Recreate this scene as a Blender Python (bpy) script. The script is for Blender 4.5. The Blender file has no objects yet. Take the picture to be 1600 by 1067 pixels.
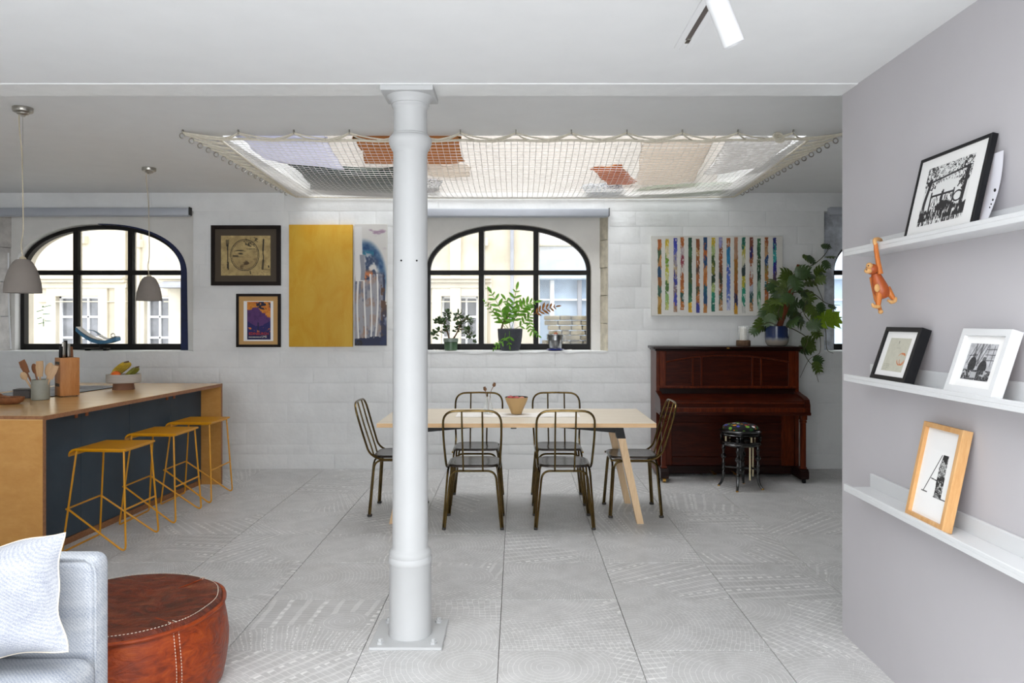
import bpy, bmesh, math, random
import numpy as np
from mathutils import Vector, Matrix, Euler

S = bpy.context.scene
COL = S.collection
PI = math.pi
R = math.radians

# ------------------------------------------------------------------ camera
# camera 1.45 m above the floor, looking level along +Y
FP, CX, CY, EYE = 1175.0, 807.0, 501.0, 1.45
cam_d = bpy.data.cameras.new('camera')
cam_d.sensor_width = 36.0
cam_d.lens = FP / 1600 * 36
cam_d.shift_x = -(CX - 800) / 1600
cam_d.shift_y = -(533.5 - CY) / 1600
cam_d.clip_start = 0.05
cam_d.clip_end = 200
cam = bpy.data.objects.new('camera', cam_d)
COL.objects.link(cam)
cam.location = (0, 0, EYE)
cam.rotation_euler = (PI / 2, 0, 0)
S.camera = cam

# ------------------------------------------------------------------ sky, daylight, exposure
w = bpy.data.worlds.new('overcast_sky')
S.world = w
w.use_nodes = True
bg = w.node_tree.nodes['Background']
bg.inputs[0].default_value = (0.93, 0.96, 1.0, 1)
bg.inputs[1].default_value = 4.5


def area(name, loc, rot, sx, sy, power, col=(1, 1, 1), spread=180):
    d = bpy.data.lights.new(name, 'AREA')
    d.shape = 'RECTANGLE'
    d.size, d.size_y = sx, sy
    d.energy = power
    d.color = col
    d.spread = R(spread)
    o = bpy.data.objects.new(name, d)
    COL.objects.link(o)
    o.location = loc
    o.rotation_euler = rot
    return o


# daylight through the glazed wall behind the photographer, and through the rooflight above the net
area('rear_daylight', (-0.6, -1.96, 1.5), (PI / 2, 0, 0), 4.0, 1.8, 44, (0.95, 0.98, 1.0))
area('living_fill_light', (-0.5, 0.7, 2.72), (0, 0, 0), 3.2, 1.9, 39, (0.95, 0.98, 1.0), 125)  # added out-of-view fill lamp, brightens the near floor and ceiling from above
area('rooflight_daylight', (0, 6.0, 5.1), (0, 0, 0), 3.4, 2.0, 92, (0.96, 0.98, 1.0))
S.view_settings.view_transform = 'Standard'
S.view_settings.look = 'None'
S.view_settings.gamma = 1
S.view_settings.use_curve_mapping = False
S.view_settings.exposure = 0.0


# ------------------------------------------------------------------ helpers
def PX(px, py, Y):
    """the point at depth Y that the lens shows at this spot of the photograph"""
    return Vector(((px - CX) * Y / FP, Y, EYE - (py - CY) * Y / FP))


def lin(c):
    out = []
    for x in c[:3]:
        x = x / 255.0
        out.append(x / 12.92 if x <= 0.04045 else ((x + 0.055) / 1.055) ** 2.4)
    return (*out, 1.0)


class MB:
    def __init__(self):
        self.v, self.f = [], []

    def add(self, v, f):
        n = len(self.v)
        self.v.extend([tuple(p) for p in v])
        self.f.extend([tuple(i + n for i in q) for q in f])
        return self

    def box(self, x0, x1, y0, y1, z0, z1, M=None):
        v = [Vector(p) for p in ((x0, y0, z0), (x1, y0, z0), (x1, y1, z0), (x0, y1, z0), (x0, y0, z1), (x1, y0, z1), (x1, y1, z1), (x0, y1, z1))]
        if M is not None:
            v = [M @ p for p in v]
        return self.add(v, [(0, 3, 2, 1), (4, 5, 6, 7), (0, 1, 5, 4), (1, 2, 6, 5), (2, 3, 7, 6), (3, 0, 4, 7)])

    def rbox(self, x0, x1, y0, y1, z0, z1, r=0.003, seg=1, M=None):
        bm = bmesh.new()
        bmesh.ops.create_cube(bm, size=1)
        for p in bm.verts:
            p.co = Vector(((x0 + x1) / 2 + p.co.x * (x1 - x0), (y0 + y1) / 2 + p.co.y * (y1 - y0), (z0 + z1) / 2 + p.co.z * (z1 - z0)))
        bmesh.ops.bevel(bm, geom=bm.edges[:], offset=r, segments=seg, profile=0.5, affect='EDGES')
        bm.verts.index_update()
        v = [p.co.copy() for p in bm.verts]
        if M is not None:
            v = [M @ p for p in v]
        self.add(v, [[q.index for q in f.verts] for f in bm.faces])
        bm.free()
        return self

    def tube(self, pts, r, seg=8, closed=False, caps=True):
        P = [Vector(p) for p in pts]
        n = len(P)
        rr = r if isinstance(r, (list, tuple)) else [r] * n
        T = []
        for i in range(n):
            if closed:
                t = P[(i + 1) % n] - P[i - 1]
            else:
                t = P[min(i + 1, n - 1)] - P[max(i - 1, 0)]
            T.append(t.normalized() if t.length > 1e-9 else Vector((0, 0, 1)))
        a = Vector((0, 0, 1)) if abs(T[0].z) < 0.9 else Vector((1, 0, 0))
        N = (a - T[0] * a.dot(T[0])).normalized()
        v = []
        for i in range(n):
            N = (N - T[i] * N.dot(T[i]))
            N = N.normalized() if N.length > 1e-9 else T[i].orthogonal().normalized()
            B = T[i].cross(N)
            for k in range(seg):
                an = 2 * PI * k / seg
                v.append(P[i] + (N * math.cos(an) + B * math.sin(an)) * rr[i])
        f = []
        for i in range(n if closed else n - 1):
            j = (i + 1) % n
            for k in range(seg):
                k2 = (k + 1) % seg
                f.append((i * seg + k, i * seg + k2, j * seg + k2, j * seg + k))
        if not closed and caps:
            f.append(tuple(range(seg - 1, -1, -1)))
            f.append(tuple((n - 1) * seg + k for k in range(seg)))
        return self.add(v, f)

    def lathe(self, prof, seg=24, c=(0, 0, 0), M=None, caps=True):
        v, f = [], []
        for (r, z) in prof:
            for k in range(seg):
                an = 2 * PI * k / seg
                p = Vector((c[0] + r * math.cos(an), c[1] + r * math.sin(an), c[2] + z))
                v.append(M @ p if M is not None else p)
        for i in range(len(prof) - 1):
            for k in range(seg):
                k2 = (k + 1) % seg
                f.append((i * seg + k, i * seg + k2, (i + 1) * seg + k2, (i + 1) * seg + k))
        if caps:
            if prof[0][0] > 1e-6:
                f.append(tuple(range(seg - 1, -1, -1)))
            if prof[-1][0] > 1e-6:
                f.append(tuple((len(prof) - 1) * seg + k for k in range(seg)))
        return self.add(v, f)

    def prism(self, poly, a0, a1, axis='y', M=None):
        """poly in the two other axes: axis y -> (x,z), z -> (x,y), x -> (y,z)"""
        n = len(poly)

        def mk(p, a):
            q = {'y': (p[0], a, p[1]), 'z': (p[0], p[1], a), 'x': (a, p[0], p[1])}[axis]
            return M @ Vector(q) if M is not None else Vector(q)
        v = [mk(p, a0) for p in poly] + [mk(p, a1) for p in poly]
        f = [tuple(range(n)), tuple(range(2 * n - 1, n - 1, -1))]
        f += [(i, n + i, n + (i + 1) % n, (i + 1) % n) for i in range(n)]
        return self.add(v, f)

    def strip(self, A, B, closed=False):
        n = len(A)
        f = [(i, (i + 1) % n, n + (i + 1) % n, n + i) for i in range(n if closed else n - 1)]
        return self.add(list(A) + list(B), f)

    def ball(self, c, rx, ry=None, rz=None, seg=16, rings=10, M=None):
        ry = rx if ry is None else ry
        rz = rx if rz is None else rz
        v = [Vector((0, 0, -1))]
        for i in range(1, rings):
            t = -PI / 2 + PI * i / rings
            for k in range(seg):
                a = 2 * PI * k / seg
                v.append(Vector((math.cos(t) * math.cos(a), math.cos(t) * math.sin(a), math.sin(t))))
        v.append(Vector((0, 0, 1)))
        v = [Vector((p.x * rx, p.y * ry, p.z * rz)) for p in v]
        if M is not None:
            v = [M @ p for p in v]
        v = [p + Vector(c) for p in v]
        f = [(0, 1 + (k + 1) % seg, 1 + k) for k in range(seg)]
        for i in range(rings - 2):
            for k in range(seg):
                k2 = (k + 1) % seg
                f.append((1 + i * seg + k, 1 + i * seg + k2, 1 + (i + 1) * seg + k2, 1 + (i + 1) * seg + k))
        e = len(v) - 1
        b = 1 + (rings - 2) * seg
        f += [(b + k, b + (k + 1) % seg, e) for k in range(seg)]
        return self.add(v, f)

    def mesh(self, name, ang=35, fix=True):
        me = bpy.data.meshes.new(name)
        me.from_pydata(self.v, [], self.f)
        if fix:
            bm = bmesh.new()
            bm.from_mesh(me)
            bmesh.ops.recalc_face_normals(bm, faces=bm.faces[:])
            bm.to_mesh(me)
            bm.free()
        if ang:
            me.polygons.foreach_set('use_smooth', [True] * len(me.polygons))
            if ang < 180:
                me.set_sharp_from_angle(angle=R(ang))
        me.update()
        return me


def tag(o, label=None, cat=None, group=None, kind=None):
    if label: o['label'] = label
    if cat: o['category'] = cat
    if group: o['group'] = group
    if kind: o['kind'] = kind
    return o


def obj(name, mb, m, parent=None, loc=None, rot=None, ang=35, fix=True, kind=None):
    me = mb.mesh(name, ang, fix) if isinstance(mb, MB) else mb
    if m is not None and not me.materials:
        me.materials.append(m)
    o = bpy.data.objects.new(name, me)
    COL.objects.link(o)
    if parent is not None: o.parent = parent
    if loc is not None: o.location = loc
    if rot is not None: o.rotation_euler = rot
    if kind: o['kind'] = kind
    return o


def thing(name, label, cat, loc=(0, 0, 0), rz=0, group=None, rot=None):
    o = bpy.data.objects.new(name, None)
    o.empty_display_size = 0.05
    COL.objects.link(o)
    o.location = loc
    o.rotation_euler = rot if rot is not None else (0, 0, rz)
    return tag(o, label, cat, group)


def struct(name, mb, m, label=None, ang=35):
    return tag(obj(name, mb, m, ang=ang), label, None, None, 'structure')


KIDS = {}


def copy_tree(o, parent=None):
    c = o.copy()
    COL.objects.link(c)
    if parent is not None: c.parent = parent
    for ch in list(o.children): copy_tree(ch, c)
    return c


def fillet(pts, r, n=5):
    """polyline with its corners rounded"""
    P = [Vector(p) for p in pts]
    rr = r if isinstance(r, (list, tuple)) else [r] * len(P)
    out = [P[0]]
    for i in range(1, len(P) - 1):
        a, b = P[i - 1] - P[i], P[i + 1] - P[i]
        q = min(rr[i], a.length * 0.49, b.length * 0.49)
        s, e = P[i] + a.normalized() * q, P[i] + b.normalized() * q
        for k in range(n + 1):
            t = k / n
            out.append(s * (1 - t) ** 2 + P[i] * 2 * t * (1 - t) + e * t * t)
    out.append(P[-1])
    return out


def spline(pts, n=6):
    P = [Vector(p) for p in pts]
    Q = [P[0] * 2 - P[1]] + P + [P[-1] * 2 - P[-2]]
    out = []
    for i in range(1, len(Q) - 2):
        for k in range(n):
            t = k / n
            out.append(0.5 * ((2 * Q[i]) + (Q[i + 1] - Q[i - 1]) * t + (2 * Q[i - 1] - 5 * Q[i] + 4 * Q[i + 1] - Q[i + 2]) * t * t + (3 * Q[i] - Q[i - 1] - 3 * Q[i + 1] + Q[i + 2]) * t ** 3))
    out.append(P[-1])
    return out


# ------------------------------------------------------------------ materials
def nodes(name):
    m = bpy.data.materials.new(name)
    m.use_nodes = True
    nt = m.node_tree
    return m, nt, nt.nodes['Principled BSDF']


def N(nt, t, **kw):
    n = nt.nodes.new(t)
    for k, v in kw.items():
        if k.startswith('i_'):
            n.inputs[k[2:].replace('_', ' ')].default_value = v
        else:
            setattr(n, k, v)
    return n


def L(nt, a, b):
    nt.links.new(a, b)


def mixc(nt, fac, a, b, mode='MIX'):
    n = nt.nodes.new('ShaderNodeMix')
    n.data_type = 'RGBA'
    n.blend_type = mode
    for s, v in ((0, fac), (6, a), (7, b)):
        if hasattr(v, 'links'): nt.links.new(v, n.inputs[s])
        else: n.inputs[s].default_value = v
    return n.outputs[2]


def math_(nt, op, a, b=None, c=None):
    n = nt.nodes.new('ShaderNodeMath')
    n.operation = op
    for s, v in ((0, a), (1, b), (2, c)):
        if v is None: continue
        if hasattr(v, 'links'): nt.links.new(v, n.inputs[s])
        else: n.inputs[s].default_value = v
    return n.outputs[0]


def objco(nt, scale=(1, 1, 1), rot=(0, 0, 0)):
    t = nt.nodes.new('ShaderNodeTexCoord')
    mp = nt.nodes.new('ShaderNodeMapping')
    mp.inputs['Scale'].default_value = scale
    mp.inputs['Rotation'].default_value = rot
    nt.links.new(t.outputs['Object'], mp.inputs['Vector'])
    return mp.outputs[0]


def noise(nt, vec, scale, detail=4, rough=0.55, dist=0):
    n = nt.nodes.new('ShaderNodeTexNoise')
    n.inputs['Scale'].default_value = scale
    n.inputs['Detail'].default_value = detail
    n.inputs['Roughness'].default_value = rough
    n.inputs['Distortion'].default_value = dist
    nt.links.new(vec, n.inputs['Vector'])
    return n.outputs['Fac']


def ramp(nt, fac, stops):
    r = nt.nodes.new('ShaderNodeValToRGB')
    e = r.color_ramp.elements
    while len(e) < len(stops): e.new(0.5)
    for q, (p, c) in zip(e, stops):
        q.position = p
        q.color = c if len(c) == 4 else (*c, 1)
    nt.links.new(fac, r.inputs[0])
    return r.outputs[0]


def bump(nt, bs, h, strength=0.3, dist=0.01):
    b = nt.nodes.new('ShaderNodeBump')
    b.inputs['Strength'].default_value = strength
    b.inputs['Distance'].default_value = dist
    nt.links.new(h, b.inputs['Height'])
    nt.links.new(b.outputs[0], bs.inputs['Normal'])


def plain(name, col, rough=0.5, metal=0.0, var=0.06, vs=6, bmp=0.0, bs_=60, bd=0.002, coat=0.0, spec=0.5, co=(1, 1, 1)):
    """one colour with a little drift and relief"""
    m, nt, b = nodes(name)
    v = objco(nt, co)
    c = lin(col)
    dk = tuple(x * (1 - 2 * var) for x in c[:3]) + (1,)
    lt = tuple(min(1, x * (1 + var)) for x in c[:3]) + (1,)
    L(nt, ramp(nt, noise(nt, v, vs), [(0.3, dk), (0.7, lt)]), b.inputs['Base Color'])
    b.inputs['Roughness'].default_value = rough
    b.inputs['Metallic'].default_value = metal
    b.inputs['Specular IOR Level'].default_value = spec
    b.inputs['Coat Weight'].default_value = coat
    b.inputs['Coat Roughness'].default_value = 0.15
    if bmp: bump(nt, b, noise(nt, v, bs_, 5), bmp, bd)
    return m


def wood(name, cols, stretch=(1, 14, 14), scale=2.2, rough=0.45, coat=0.0, bmp=0.05, fine=1.0, spec=0.35):
    m, nt, b = nodes(name)
    v = objco(nt, stretch)
    f1 = noise(nt, v, scale, 6, 0.6, 1.2)
    f2 = noise(nt, v, scale * 6, 4, 0.6)
    f = math_(nt, 'MULTIPLY_ADD', f2, 0.35 * fine, math_(nt, 'MULTIPLY', f1, 1 - 0.35 * fine))
    st = [(0.28 + 0.44 * i / (len(cols) - 1), lin(c)) for i, c in enumerate(cols)]
    L(nt, ramp(nt, f, st), b.inputs['Base Color'])
    b.inputs['Roughness'].default_value = rough
    b.inputs['Coat Weight'].default_value = coat
    b.inputs['Coat Roughness'].default_value = 0.2
    b.inputs['Specular IOR Level'].default_value = 0.15 if 'mahogany' in name else spec
    if bmp: bump(nt, b, f, bmp, 0.002)
    return m


def fabric(name, c1, c2, scale=420, rough=0.95, bmp=0.35, sheen=0.2):
    m, nt, b = nodes(name)
    v = objco(nt)
    wv = N(nt, 'ShaderNodeTexWave', wave_type='BANDS', bands_direction='DIAGONAL')
    wv.inputs['Scale'].default_value = scale / 6
    wv.inputs['Distortion'].default_value = 2.5
    wv.inputs['Detail'].default_value = 2
    L(nt, v, wv.inputs['Vector'])
    n1 = noise(nt, v, scale, 2, 0.7)
    big = noise(nt, objco(nt, (1, 3, 6)), 5, 4)
    f = math_(nt, 'ADD', math_(nt, 'MULTIPLY', n1, 0.55), math_(nt, 'ADD', math_(nt, 'MULTIPLY', wv.outputs['Fac'], 0.08), math_(nt, 'MULTIPLY', big, 0.3)))
    L(nt, ramp(nt, f, [(0.30, lin(c1)), (0.60, lin(c2))]), b.inputs['Base Color'])
    b.inputs['Roughness'].default_value = rough
    b.inputs['Specular IOR Level'].default_value = 0.2
    b.inputs['Sheen Weight'].default_value = sheen
    bump(nt, b, f, bmp, 0.002)
    return m


def glass(name, tint=(1, 1, 1), refl=0.04):
    m = bpy.data.materials.new(name)
    m.use_nodes = True
    nt = m.node_tree
    nt.nodes.clear()
    out = nt.nodes.new('ShaderNodeOutputMaterial')
    tr = nt.nodes.new('ShaderNodeBsdfTransparent')
    tr.inputs[0].default_value = (*tint, 1)
    gl = nt.nodes.new('ShaderNodeBsdfGlossy')
    gl.inputs['Roughness'].default_value = 0.02
    fr = nt.nodes.new('ShaderNodeFresnel')
    fr.inputs['IOR'].default_value = 1.45
    mx = nt.nodes.new('ShaderNodeMixShader')
    L(nt, fr.outputs[0], mx.inputs[0])
    L(nt, tr.outputs[0], mx.inputs[1])
    L(nt, gl.outputs[0], mx.inputs[2])
    L(nt, mx.outputs[0], out.inputs[0])
    return m


def milky(name):
    m = bpy.data.materials.new(name)
    m.use_nodes = True
    nt = m.node_tree
    b = nt.nodes['Principled BSDF']
    b.inputs['Base Color'].default_value = (0.86, 0.89, 0.88, 1)
    b.inputs['Roughness'].default_value = 0.08
    b.inputs['Alpha'].default_value = 0.22
    return m


def painted_wall(name, col, bmp=0.5, fine=22, bd=0.012, rough=0.6, dirt=0.05):
    """lumpy masonry paint"""
    m, nt, b = nodes(name)
    t = nt.nodes.new('ShaderNodeNewGeometry')
    v = t.outputs['Position']
    c = lin(col)
    dk = tuple(x * (1 - dirt * 2) for x in c[:3]) + (1,)
    L(nt, ramp(nt, noise(nt, v, 3.2, 6), [(0.3, dk), (0.62, c)]), b.inputs['Base Color'])
    b.inputs['Roughness'].default_value = rough
    h = math_(nt, 'ADD', noise(nt, v, fine, 5, 0.6), math_(nt, 'MULTIPLY', noise(nt, v, fine / 4, 3), 1.6))
    bump(nt, b, h, bmp, bd)
    return m


def floor_tile_mat():
    """grey stone tile chiselled in arcs of short pale strokes, laid out anew on every tile"""
    m, nt, b = nodes('chiselled_stone_tile')
    tc = nt.nodes.new('ShaderNodeTexCoord')
    oi = nt.nodes.new('ShaderNodeObjectInfo')
    wn = N(nt, 'ShaderNodeTexWhiteNoise', noise_dimensions='1D')
    L(nt, oi.outputs['Random'], wn.inputs['W'])
    sep = nt.nodes.new('ShaderNodeSeparateColor')
    L(nt, wn.outputs['Color'], sep.inputs[0])
    r1, r2, r3 = sep.outputs[0], sep.outputs[1], sep.outputs[2]
    # wobble
    nz = N(nt, 'ShaderNodeTexNoise')
    nz.inputs['Scale'].default_value = 9
    L(nt, tc.outputs['Object'], nz.inputs['Vector'])
    wob = N(nt, 'ShaderNodeVectorMath', operation='SCALE')
    L(nt, nz.outputs['Color'], wob.inputs[0])
    wob.inputs['Scale'].default_value = 0.03
    co = N(nt, 'ShaderNodeVectorMath', operation='ADD')
    L(nt, tc.outputs['Object'], co.inputs[0])
    L(nt, wob.outputs[0], co.inputs[1])

    def polar(cx, cy, row, wid, mort, fine):
        cmb = nt.nodes.new('ShaderNodeCombineXYZ')
        L(nt, cx, cmb.inputs[0])
        L(nt, cy, cmb.inputs[1])
        sb = N(nt, 'ShaderNodeVectorMath', operation='SUBTRACT')
        L(nt, co.outputs[0], sb.inputs[0])
        L(nt, cmb.outputs[0], sb.inputs[1])
        sp = nt.nodes.new('ShaderNodeSeparateXYZ')
        L(nt, sb.outputs[0], sp.inputs[0])
        ln = math_(nt, 'SQRT', math_(nt, 'ADD', math_(nt, 'MULTIPLY', sp.outputs[0], sp.outputs[0]), math_(nt, 'MULTIPLY', sp.outputs[1], sp.outputs[1])))
        an = math_(nt, 'ARCTAN2', sp.outputs[1], sp.outputs[0])
        arc = math_(nt, 'MULTIPLY', an, 0.32)
        cv = nt.nodes.new('ShaderNodeCombineXYZ')
        L(nt, arc, cv.inputs[0])
        L(nt, ln, cv.inputs[1])
        br = N(nt, 'ShaderNodeTexBrick', offset=0.37, squash=1.0)
        br.inputs['Scale'].default_value = 1.0
        br.inputs['Brick Width'].default_value = wid
        br.inputs['Row Height'].default_value = row
        br.inputs['Mortar Size'].default_value = mort
        br.inputs['Mortar Smooth'].default_value = 0.4
        br.inputs['Bias'].default_value = 0.0
        L(nt, cv.outputs[0], br.inputs['Vector'])
        # fine chisel strokes across each band
        st = math_(nt, 'PINGPONG', arc, 0.0038)
        st = math_(nt, 'LESS_THAN', st, 0.0011)
        st = math_(nt, 'MULTIPLY', st, fine)
        return math_(nt, 'MAXIMUM', br.outputs['Fac'], st), ln
    half = lambda x, k, o: math_(nt, 'MULTIPLY_ADD', x, k, o)
    fa, la = polar(half(r1, 0.7, -0.35), half(r2, 0.7, -0.35), 0.024, 0.06, 0.0011, 0.34)
    fb, lb = polar(half(r2, 1.8, -1.6), half(r3, 1.8, -0.2), 0.020, 0.034, 0.0010, 0.36)
    fc, lc = polar(half(r3, 3.0, -3.6), half(r1, 4.0, -2.0), 0.028, 0.042, 0.0012, 0.45)
    # which stroke field a spot belongs to
    s1 = math_(nt, 'LESS_THAN', la, half(r3, 0.30, 0.10))
    s2 = math_(nt, 'LESS_THAN', lb, half(r1, 0.9, 0.55))
    pat = nt.nodes.new('ShaderNodeMix')
    L(nt, s2, pat.inputs[0]); L(nt, fc, pat.inputs[2]); L(nt, fb, pat.inputs[3])
    pat2 = nt.nodes.new('ShaderNodeMix')
    L(nt, s1, pat2.inputs[0]); L(nt, pat.outputs[0], pat2.inputs[2]); L(nt, fa, pat2.inputs[3])
    stroke = pat2.outputs[0]
    # strokes are worn and uneven
    wear = noise(nt, tc.outputs['Object'], 11, 3)
    stroke = math_(nt, 'MULTIPLY', stroke, ramp(nt, wear, [(0.3, (0.45, 0.45, 0.45)), (0.62, (1, 1, 1))]))
    base = ramp(nt, noise(nt, tc.outputs['Object'], 6, 5), [(0.3, lin((186, 185, 183))), (0.7, lin((206, 205, 204)))])
    shade = nt.nodes.new('ShaderNodeCombineColor')
    v = half(r3, 0.10, 0.92)
    for i in range(3): L(nt, v, shade.inputs[i])
    base = mixc(nt, 1.0, base, shade.outputs[0], 'MULTIPLY')
    L(nt, mixc(nt, math_(nt, 'MULTIPLY', stroke, 0.85), base, lin((247, 246, 244))), b.inputs['Base Color'])
    b.inputs['Roughness'].default_value = 0.42
    bump(nt, b, stroke, 0.25, 0.002)
    return m


def paint_attr(name, rough=0.55, bmp=0.0, coat=0.0):
    m, nt, b = nodes(name)
    a = N(nt, 'ShaderNodeAttribute', attribute_name='Col')
    L(nt, a.outputs['Color'], b.inputs['Base Color'])
    b.inputs['Roughness'].default_value = rough
    b.inputs['Coat Weight'].default_value = coat
    if bmp:
        bump(nt, b, noise(nt, objco(nt), 90, 4), bmp, 0.002)
    return m


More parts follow.
